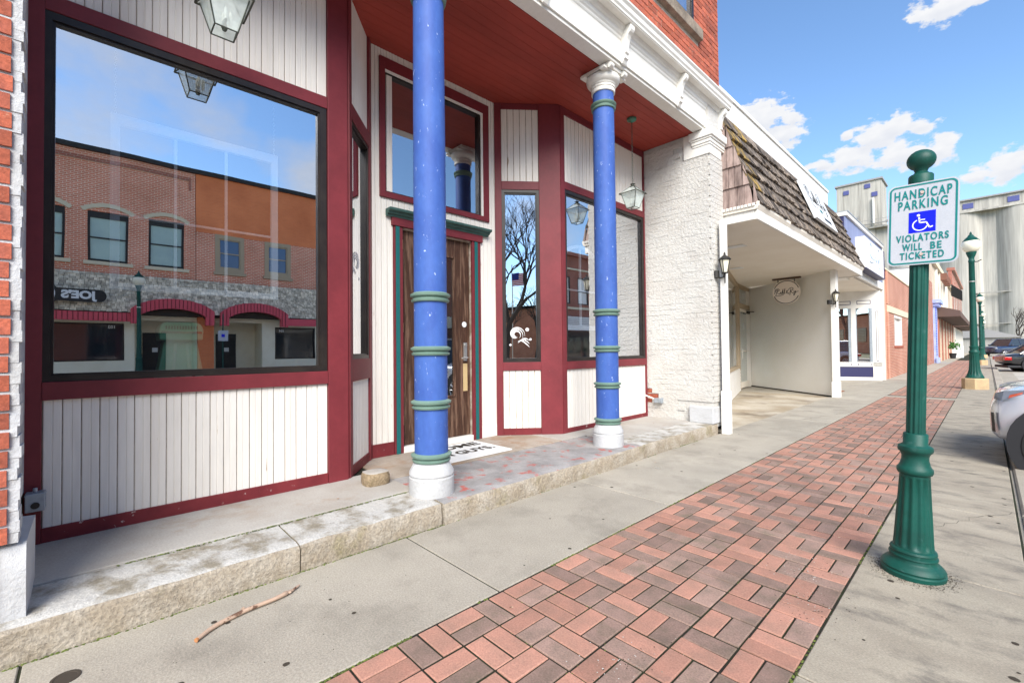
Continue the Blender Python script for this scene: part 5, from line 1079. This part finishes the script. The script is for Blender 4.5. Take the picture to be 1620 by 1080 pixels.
for a, b in wins:
    c = (a+b)/2; r_ = 1.25; A = math.asin(min(.99, ((b-a)/2+.12)/r_))
    ar = [(c+(r_+.16)*math.sin(-A+2*A*i/10), 7.33-r_+(r_+.16)*math.cos(-A+2*A*i/10)-.02) for i in range(11)]+[(c+r_*math.sin(A-2*A*i/10), 7.33-r_+r_*math.cos(A-2*A*i/10)-.02) for i in range(11)]
    obj('lintel', MB().prism(ar, lambda x, z, t_: FX.p(x, z, t_), .001, .07), m_stone, ob_); obj('sill', MB().fb(FX, a-.13, b+.18, 4.92, 5.055, .001, .1), m_stone, ob_)
    f = obj('window', MB().fb(FX, a, a+.08, 5.06, 7.12, -.12, -.04).fb(FX, b-.08, b, 5.06, 7.12, -.12, -.04).fb(FX, a+.08, b-.08, 5.06, 5.16, -.12, -.04).fb(FX, a+.08, b-.08, 6.86, 7.12, -.12, -.04).fb(FX, a+.08, b-.08, 6.02, 6.07, -.12, -.05), m_iron, ob_)
    obj('pane', MB().fb(FX, a+.08, b-.08, 5.16, 6.86, -.11, -.10), mat('pale_green_blind', (.42, .55, .50), .15, c2=(.35, .47, .45), ns=.9), f)
for a, b in rws:
    f = obj('window', MB().fb(FX, a, a+.17, 5.1, 6.85, -.08, .02).fb(FX, b-.17, b, 5.1, 6.85, -.08, .02).fb(FX, a+.17, b-.17, 5.1, 5.3, -.08, .02).fb(FX, a+.17, b-.17, 6.66, 6.85, -.08, .02).fb(FX, a-.06, b+.08, 4.96, 5.099, -.1, .1), m_taupe, ob_)
    obj('sash', MB().fb(FX, a+.17, a+.22, 5.3, 6.66, -.08, -.02).fb(FX, b-.22, b-.17, 5.3, 6.66, -.08, -.02).fb(FX, a+.22, b-.22, 5.3, 5.36, -.08, -.02).fb(FX, a+.22, b-.22, 5.97, 6.02, -.08, -.02).fb(FX, a+.22, b-.22, 6.6, 6.66, -.08, -.02), m_taupe, f)
    obj('pane', MB().fb(FX, a+.22, b-.22, 5.36, 6.6, -.07, -.06), mat('blue_pane', (.04, .09, .2), .1, spec=.8), f)
# shingled canopy
cs = MB()
c0, c1 = Vector((16.75, 0, 2.98)), Vector((17.25, 0, 4.58)); cdv = (c1-c0); nr = 15
obj('canopy_core', MB().prism([(16.78, 2.9), (17.38, 2.9), (17.38, 4.5), (17.27, 4.5)], lambda a, b, t_: Vector((a, t_, b)), -7.6, 9.0), m_dirt, ob_)
for r_ in range(nr):
    yy = -7.6-random.random()*.15
    while yy < 9.0:
        wd = random.uniform(.11, .2); p0 = c0+cdv*(r_/nr); p1 = c0+cdv*((r_+1.1)/nr); e = random.uniform(.02, .045); dzr = random.uniform(-.012, .012)
        # leave the arches free
        if all(not ((yy+wd/2-cc)**2/ra**2+((p0.z-2.55)/1.02)**2 < 1) for cc, ra in ((2.65, 1.45), (5.8, 1.42))):
            cs.add([(p0.x-e, yy, p0.z+dzr), (p0.x-e, yy+wd-.01, p0.z+dzr), (p1.x-.004, yy+wd-.01, p1.z), (p1.x-.004, yy, p1.z), (p0.x, yy, p0.z+dzr), (p0.x, yy+wd-.01, p0.z+dzr)], [(0, 3, 2, 1), (0, 1, 5, 4)])
        yy += wd
obj('canopy_shingles', cs, mat('bleached_wood_shingle', (.78, .68, .52), .9, c2=(.45, .38, .28), ns=6, grain=.2, gs=20, isl=.35), ob_, kind='stuff')
obj('canopy_fascia', MB().fb(FX, -7.6, 1.18, 2.58, 2.93, .60, .72).fb(FX, 7.25, 9.0, 2.58, 2.93, .60, .72), m_maroonaw, ob_)
def archband(c, hw_, zt, zi):
    o_ = [(c-hw_+2*hw_*i/20, 2.55+(zt-2.55)*math.sqrt(max(0, 1-((-1+2*i/20))**2*.72))) for i in range(21)]; i_ = [(c+(hw_-.32)-2*(hw_-.32)*i/20, 2.52+(zi-2.52)*math.sqrt(max(0, 1-((1-2*i/20))**2*.72))) for i in range(21)]
    o_ = [(o_[0][0], 2.5)]+o_+[(o_[-1][0], 2.5)]; i_ = [(i_[0][0], 2.5)]+i_+[(i_[-1][0], 2.5)]
    vs = [FX.p(a, b, w_) for w_ in (.55, .85) for a, b in o_]+[FX.p(a, b, w_) for w_ in (.55, .85) for a, b in i_[::-1]]; n_ = len(o_); fs = []
    for i in range(n_-1): fs += [(n_+i, n_+i+1, 3*n_+i+1, 3*n_+i), (i, i+1, n_+i+1, n_+i), (2*n_+i, 3*n_+i, 3*n_+i+1, 2*n_+i+1)]
    obj('arch_fascia', MB().add(vs, fs), m_maroonaw, ob_)
    rb_ = MB()
    for k in range(int(hw_*2/.14)):
        u = c-hw_+.07+k*.14; t_ = (u-c)/hw_; zo = 2.55+(zt-2.55)*math.sqrt(max(0, 1-t_*t_*.72)); ti = (u-c)/(hw_-.32); zi_ = 2.52+(zi-2.52)*math.sqrt(max(0, 1-ti*ti*.72)) if abs(ti) < 1 else 2.5
        rb_.fb(FX, u, u+.02, zi_+.01, zo-.01, .851, .87)
    obj('fascia_ribs', rb_, m_red, ob_)
archband(2.65, 1.46, 3.62, 3.2); archband(5.8, 1.44, 3.62, 3.2)
rb_ = MB()
for k in range(60): rb_.fb(FX, -7.5+k*.145, -7.48+k*.145, 2.59, 2.92, .721, .735)
obj('fascia_ribs', rb_, m_red, ob_)
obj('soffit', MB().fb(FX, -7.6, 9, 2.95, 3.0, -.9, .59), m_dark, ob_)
# ground floor
hg = [(-6.8, -3.6, .97, 2.52), (-2.9, 1.01, .97, 2.52), (1.35, 3.55, 0, 2.7), (4.2, 6.25, 0, 2.7), (6.85, 8.85, .89, 2.52)]
obj('lower_wall', holes(MB(), FX, -7.6, 9.0, -.1, 2.95, -.25, .02, hg), m_cream, ob_)
obj('brick_pier', MB().fb(FX, 3.56, 4.19, 0, 2.94, .021, .3), m_bksm, ob_)
for a, b, c, d in (hg[0], hg[1], hg[4]):
    f = obj('shop_window', MB().fb(FX, a, a+.06, c, d, -.1, .03).fb(FX, b-.06, b, c, d, -.1, .03).fb(FX, a+.06, b-.06, c, c+.06, -.1, .03).fb(FX, a+.06, b-.06, d-.06, d, -.1, .03), m_black, ob_); obj('pane', MB().fb(FX, a+.06, b-.06, c+.06, d-.06, -.06, -.05), m_carg, f)
for a, b in ((1.35, 3.55), (4.2, 6.25)):
    obj('alcove_wall', MB().fb(FX, a-.02, b+.02, 0, 2.9, -1.5, -1.4).fb(FX, a-.1, a-.001, 0, 2.9, -1.4, -.251).fb(FX, b+.001, b+.1, 0, 2.9, -1.4, -.251), m_cream, ob_)
    f = obj('shop_door', MB().fb(FX, a+.35, a+1.2, 0, 2.2, -1.39, -1.34), m_iron, ob_); obj('notice', MB().fb(FX, a+.7, a+.9, 1.3, 1.5, -1.339, -1.33), m_signw, f)
text('house_number', '102', .17, m_signw, FX.p(.62, 2.36, -.045), (0, -1, 0), (0, 0, 1), ob_, bold=.003); text('house_number', '104', .17, m_signw, FX.p(7.18, 2.34, -.045), (0, -1, 0), (0, 0, 1), ob_, bold=.003)
struct('far_sidewalk', MB().box(14.3, 17.38, -60, 60, -.3, 0), m_conc)
# JOE'S sign
js = thing('canopy_sign', "dark sign reading JOE'S with a round end on the shingled canopy opposite", 'sign', (16.6, -.6, 3.5))
ps_ = [(-1.05, 3.3), (.2, 3.3)]+[(.2+.24*math.sin(R(a)), 3.54-.24*math.cos(R(a))) for a in range(15, 180, 15)]+[(.2, 3.78), (-1.05, 3.78)]
jm = Fr((16.72, 0), (0, 1), (-1, 0))
obj('sign_panel', MB().prism(ps_, lambda a, b, t_: jm.p(a, b, t_), .10, .26), m_iron, js)
for r_, t0, m in ((.55, .10, m_iron), (.47, .27, m_signw), (.44, .275, m_iron), (.36, .28, m_signw), (.34, .285, m_iron)):
    obj('round_panel', MB().prism([(r_*math.cos(i*math.pi/20), r_*math.sin(i*math.pi/20)) for i in range(40)], lambda a, b, t_: jm.p(-1.45+a, 3.56+b, t_), t0 if t0 > .2 else .1, t0+.005 if t0 > .2 else .27), m, js)
text('sign_lettering', "JOE'S", .40, m_signw, jm.p(-.36, 3.54, .265), (0, -1, 0), (0, 0, 1), js, bold=.02, sx=1.05)
# small handicap sign across
t = thing('parking_sign', 'small pale parking sign on a thin post before the arches across the street', 'sign', (14.7, 4.1, 0))
obj('post', MB().tube([(14.7, 4.1, 0), (14.7, 4.1, 2.9)], .025), m_green, t); obj('sign_plate', MB().box(14.64, 14.66, 3.92, 4.28, 1.75, 2.2), m_reflw, t); obj('blue_symbol', MB().box(14.632, 14.639, 4.04, 4.16, 1.92, 2.05), m_sblue, t)
ln_ = tag(obj('wall_lantern', MB().lathe([(.1, 2.8), (.14, 2.85), (.16, 3.25), (.06, 3.4), (.02, 3.5)], (16.95, 3.88, 0), 8).box(16.98, 17.1, 3.83, 3.93, 3.05, 3.12), m_iron), 'black wall lantern on the pier between the arches across the street', 'lantern')
# next buildings on the far side
t = thing('orange_brick_building', 'plain orange brick building across the street beside the arched shopfront', 'building', (20, 16, 0))
obj('wall', holes(MB(), FX, 9.1, 24.5, 0, 8.4, -.3, 0, [(10+k*3.2, 11.3+k*3.2, 4.8, 6.9) for k in range(5)]), m_bkb, t)
for k in range(5): f = obj('window', MB().fb(FX, 10+k*3.2, 11.3+k*3.2, 4.8, 4.9, -.1, .02).fb(FX, 10+k*3.2, 11.3+k*3.2, 6.8, 6.9, -.1, .02), m_trim, t); obj('pane', MB().fb(FX, 10+k*3.2, 11.3+k*3.2, 4.9, 6.8, -.1, -.09), m_carg, f)
obj('storefront', MB().fb(FX, 9.3, 24.3, .5, 2.8, .001, .03), m_carg, t); obj('sign_band', MB().fb(FX, 9.2, 24.4, 2.81, 3.6, .001, .2), m_cream, t); obj('body', MB().box(17.71, 28, 9.1, 24.5, 0, 8.2), m_bkw, t)
t = thing('brown_brick_building', 'brown brick building across the street with a white slatted awning', 'building', (20, 32, 0))
hw2 = [(25.8, 27.2, 5.2, 7.6), (29.2, 30.6, 5.2, 7.6), (31.6, 33.1, 5.2, 7.6), (35, 36.4, 5.2, 7.6), (38, 39.4, 5.2, 7.6)]
obj('wall', holes(MB(), FX, 24.6, 42, 0, 9.4, -.3, 0, hw2), m_bkb, t); obj('stone_band', MB().fb(FX, 24.6, 42, 4.75, 4.95, .001, .1).fb(FX, 24.6, 42, 8.2, 8.35, .001, .1), m_stone, t); obj('cornice', MB().fb(FX, 24.5, 42.1, 9.4, 9.7, -.3, .3), m_bkw, t)
for a, b, c, d in hw2: f = obj('window', MB().fb(FX, a, a+.1, c, d, -.12, -.02).fb(FX, b-.1, b, c, d, -.12, -.02).fb(FX, a+.1, b-.1, c, c+.1, -.12, -.02).fb(FX, a+.1, b-.1, d-.1, d, -.12, -.02).fb(FX, a+.1, b-.1, 6.35, 6.42, -.12, -.03), m_iron, t); obj('pane', MB().fb(FX, a+.1, b-.1, c+.1, d-.1, -.11, -.10), m_trim, f)
aw = MB()
for k in range(8): aw.fb(FX, 25, 41, 2.9+k*.15, 3.02+k*.15, .3, .36)
obj('awning_slats', aw, m_trim, t); obj('awning_back', MB().fb(FX, 25, 41, 2.85, 4.1, .001, .29), m_shelf, t); obj('storefront', MB().fb(FX, 25, 41, .4, 2.8, .001, .03), m_carg, t); obj('body', MB().box(17.71, 28, 24.6, 42, 0, 9.2), m_bkw, t)
t = thing('distant_orange_building', 'orange brick building beyond the open lot behind the reflected tree', 'building', (46, -28, 0))
obj('wall', MB().box(40, 52, -78, -20, 0, 6.6), brick_mat('lot_brick', (.70, .26, .13), (.6, .2, .1), (.7, .45, .3), 'y', .4, .12, .01), t); obj('window', MB().box(39.9, 39.99, -30, -28, 2, 4), m_carg, t)
for k in range(6): obj('window', MB().box(39.9, 39.99, -36-k*6, -34-k*6, 2, 4.4), m_carg, t); obj('roof', MB().box(39.6, 52.4, -78.4, -19.6, 6.6, 6.9), m_shelf, t)
gr = struct('lot_ground', MB().box(17.4, 80, -60, -7.75, -.3, -.02), m_grass)
t = thing('flag', 'american flag on a pole over the open lot, seen in the narrow pane', 'flag', (22, -14.4, 0))
obj('flagpole', MB().tube([(22, -14.4, 0), (22, -14.4, 8.4)], .04), m_metal, t)
fg = MB()
for k in range(7): fg.box(21.99, 22.01, -14.35, -12.9, 6.6+k*.15, 6.675+k*.15, 0)
for k in range(6): fg.box(21.992, 22.008, -14.35, -12.9, 6.675+k*.15, 6.75+k*.15, 1)
fg.box(21.98, 22.02, -14.36, -13.7, 7.1, 7.66, 2); obj('flag_cloth', fg, [m_flagr, m_signw, m_flagb], t)
fw_l = struct('treeline_hill', MB().add([(80, -60-40*k, 0) for k in range(2)]+[(80, -60-40*k, 1) for k in range(2)], [(0, 1, 3, 2)]), m_earth)

# ================================================================== CARS
def car(loc, rot, L_, W_c, H_c, paint, label, kind='sedan', name='parked_car', cat='car', tail=False):
    """nose at local x=0, body towards +x, ground z=0"""
    t = thing(name, label, cat, loc); t.rotation_euler = (0, 0, rot)
    hw_ = W_c/2
    if kind == 'suv': hood, cowl, rf, rr_, rear = .92, 1.12, 1.95, 3.9, L_-.25
    elif kind == 'pickup': hood, cowl, rf, rr_, rear = 1.12, 1.45, 2.15, 3.6, 3.95
    else: hood, cowl, rf, rr_, rear = .78, 1.25, 2.1, 3.3, 4.05
    bt = hood+.12; g = .22 if kind != 'pickup' else .38
    # stations (x, zbottom, zside_top, half width, zcrown)
    if kind == 'pickup': S = [(0, .55, .95, .80, 1.0), (.08, .45, 1.05, .88, 1.12), (.6, .42, 1.1, .97, 1.2), (cowl, .42, 1.18, .98, 1.25), (3.9, .42, 1.18, .98, 1.25), (L_-.1, .5, 1.18, .97, 1.22), (L_, .6, 1.15, .95, 1.18)]
    else: S = [(0, .42, .56, .58, .60), (.035, .30, .66, .66, .70), (.12, .22, hood-.16, .76, hood-.10), (.32, g, hood-.06, .86, hood+.0), (.75, g, hood+.01, .92, hood+.08), (cowl, g, bt-.04, .93, bt+.04), (2.2, g, bt, .93, bt+.04), (rear-.6, g+.02, bt+.02, .92, bt+.05), (L_-.35, .3, bt, .86, bt+.03), (L_-.08, .4, bt-.08, .76, bt-.04), (L_, .5, bt-.2, .66, bt-.18)]
    if kind == 'suv': S = [(0, .44, .66, .62, .70), (.02, .40, .76, .72, .80), (.07, .36, .83, .84, .88), (.09, .355, .84, .86, .89), (.2, .34, .90, .90, .945), (.5, .32, .96, .93, 1.02), (cowl, g+.05, bt-.04, .95, bt+.04), (2.2, g+.05, bt, .95, bt+.04), (rear-.6, g+.05, bt+.02, .94, bt+.05), (L_-.35, .32, bt, .9, bt+.03), (L_-.08, .4, bt-.08, .8, bt-.04), (L_, .5, bt-.2, .7, bt-.18)]
    k_s = hw_/.95; vs = []; fs = []; m = 14
    for x, zb, zt, w_, zc in S:
        w_ *= k_s; zm = zb+(zt-zb)*.5
        half = [(0, zb), (w_*.8, zb), (w_*.96, zb+.06), (w_, zm), (w_*.985, zt-.05), (w_*.93, zt), (w_*.5, zc-.01), (0, zc)]
        vs += [(x, a, b) for a, b in half]+[(x, -a, b) for a, b in half[-2:0:-1]]
    for i in range(len(S)-1):
        for k in range(m): j = (k+1) % m; fs.append((i*m+k, (i+1)*m+k, (i+1)*m+j, i*m+j))
    fs.append(tuple(range(m))); fs.append(tuple(range((len(S)-1)*m, len(S)*m))[::-1])
    b = obj('body', MB().add(vs, fs), paint, t, smooth=50, local=True); sb = b.modifiers.new('sub', 'SUBSURF'); sb.levels = 2; sb.render_levels = 2
    # greenhouse
    zb = bt-.02 if kind != 'pickup' else 1.2; zt = H_c; wb, wt_ = hw_*.93, hw_*.74
    vs = [(cowl, -wb, zb), (cowl, wb, zb), (rear, wb, zb), (rear, -wb, zb), (rf, -wt_, zt), (rf, wt_, zt), (rr_, wt_, zt), (rr_, -wt_, zt)]
    obj('windows', MB().add(vs, [(0, 1, 5, 4), (1, 2, 6, 5), (2, 3, 7, 6), (3, 0, 4, 7), (4, 5, 6, 7)]), m_carg, t, local=True)
    pl = MB()
    for s in (-1, 1):
        pl = MB(); pl.tube([(cowl, s*wb, zb), (rf, s*wt_, zt)], .035, 6).tube([(rf, s*wt_, zt), (rr_, s*wt_, zt)], .045, 6).tube([(rr_, s*wt_, zt), (rear, s*wb, zb)], .05, 6).tube([((rf+rr_)/2+.05, s*(wb+.005), zb), ((rf+rr_)/2, s*(wt_+.005), zt)], .03, 6)
        obj('pillar', pl, paint, t, local=True)
    obj('roof', MB().box(rf-.02, rr_+.02, -wt_, wt_, zt-.01, zt+.035), paint, t, bevel=.03, local=True)
    wr = .33 if kind == 'sedan' else .355 if kind == 'suv' else .39; wx = ((.555, L_-1.0) if kind == 'suv' else (.92, L_-1.0)) if kind != 'pickup' else (1.0, 4.75)
    for x in wx:
        for s in (-1, 1):
            y1 = s*(hw_+.002); y0 = s*(hw_-.22)
            a_ = obj('wheel_arch', MB().tube([(x, s*(hw_*.9), wr+.02), (x, s*(hw_+.006), wr+.02)], wr+.075, 32), m_clad, t, local=True)
            wh = obj('wheel', MB().tube([(x, y0, wr), (x, y1-s*.02, wr), (x, y1+s*.012, wr)], [wr, wr, wr-.03], 32), m_rubber, t, local=True, smooth=40)
            rm2 = MB().tube([(x, y1, wr), (x, y1+s*.016, wr)], wr*.68, 28); obj('rim', rm2, m_clad, wh, local=True)
            sp_ = MB()
            for k in range(10):
                a = 2*math.pi*k/10; sp_.tube([(x+.04*math.cos(a), y1+s*.022, wr+.04*math.sin(a)), (x+wr*.66*math.cos(a), y1+s*.018, wr+wr*.66*math.sin(a))], .019, 5)
            sp_.tube([(x+wr*.66*math.cos(i*math.pi/12), y1+s*.018, wr+wr*.66*math.sin(i*math.pi/12)) for i in range(25)], .015, 5); obj('spokes', sp_, m_alloy, wh, local=True)
    for s in (-1, 1):
        if kind == 'suv':
            obj('headlight', MB().add([(.045, s*.74, .80), (.10, s*.842, .79), (.26, s*.91, .875), (.27, s*.90, .915), (.12, s*.81, .89), (.055, s*.72, .86)], [(0, 1, 4, 5), (1, 2, 3, 4), (0, 5, 4, 3, 2, 1)] if s < 0 else [(5, 4, 1, 0), (4, 3, 2, 1)]), m_lens, t, local=True)
            obj('amber_marker', MB().add([(.15, s*.875, .822), (.245, s*.912, .872), (.25, s*.907, .893), (.16, s*.865, .855)], [(0, 1, 2, 3), (3, 2, 1, 0)]), m_amber, t, local=True)
            obj('fog_slot', MB().add([(.028, s*.755, .46), (.055, s*.82, .46), (.045, s*.80, .66), (.02, s*.74, .66)], [(0, 1, 2, 3), (3, 2, 1, 0)]), m_ink, t, local=True)
        else: obj('headlight', MB().box(.04 if kind == 'pickup' else .14, .25, s*hw_*.62, s*hw_*.86, hood-.34 if kind != 'pickup' else .85, hood-.22 if kind != 'pickup' else 1.05), m_lens, t, local=True)
        obj('tail_light', MB().box(L_-.28, L_-.02, min(s*hw_*.70, s*hw_*.93), max(s*hw_*.70, s*hw_*.93), bt-.32, bt-.16), m_taill, t, local=True, bevel=.02)
        obj('mirror', MB().box(cowl+.15, cowl+.3, min(s*hw_, s*(hw_+.18)), max(s*hw_, s*(hw_+.18)), bt, bt+.14), paint, t, bevel=.03, local=True)
        obj('door_handle', MB().box(2.35, 2.5, min(s*(hw_-.02), s*(hw_+.008)), max(s*(hw_-.02), s*(hw_+.008)), bt-.2, bt-.17), m_chrome, t, local=True)
    obj('lower_cladding', MB().box(.16, L_-.1, -hw_*.965, hw_*.965, g-.02, g+.10), m_clad, t, bevel=.03, local=True)
    if kind == 'pickup': obj('truck_bed', MB().box(3.96, L_-.02, -hw_*.99, hw_*.99, 1.0, 1.38), paint, t, bevel=.03, local=True); obj('running_board', MB().box(1.5, 4.2, -hw_-.06, hw_+.06, .38, .45), m_alloy, t, local=True)
    return t
# nose to the kerb, angled
car((.015, 7.68, -.12), R(-2), 4.5, 1.82, 1.66, m_carw, 'silver crossover nosed up to the kerb at the right edge', 'suv')
c2 = car((0, 0, 0), 0, 4.6, 1.78, 1.44, m_carb, 'black sedan with its red tail toward the kerb', 'sedan')
a_ = math.atan2(.25, .97); c2.rotation_euler.z = a_+math.pi; c2.location = (.35+4.6*math.cos(a_), 34+4.6*math.sin(a_), -.12)
car((-.1, 71, -.12), math.atan2(.72, .6), 5.8, 2.0, 1.93, m_carn, 'dark blue crew cab pickup parked beyond the black sedan', 'pickup', 'pickup_truck', 'pickup truck')
sc.cycles.max_bounces = 8; sc.cycles.transparent_max_bounces = 12
finish_texts()
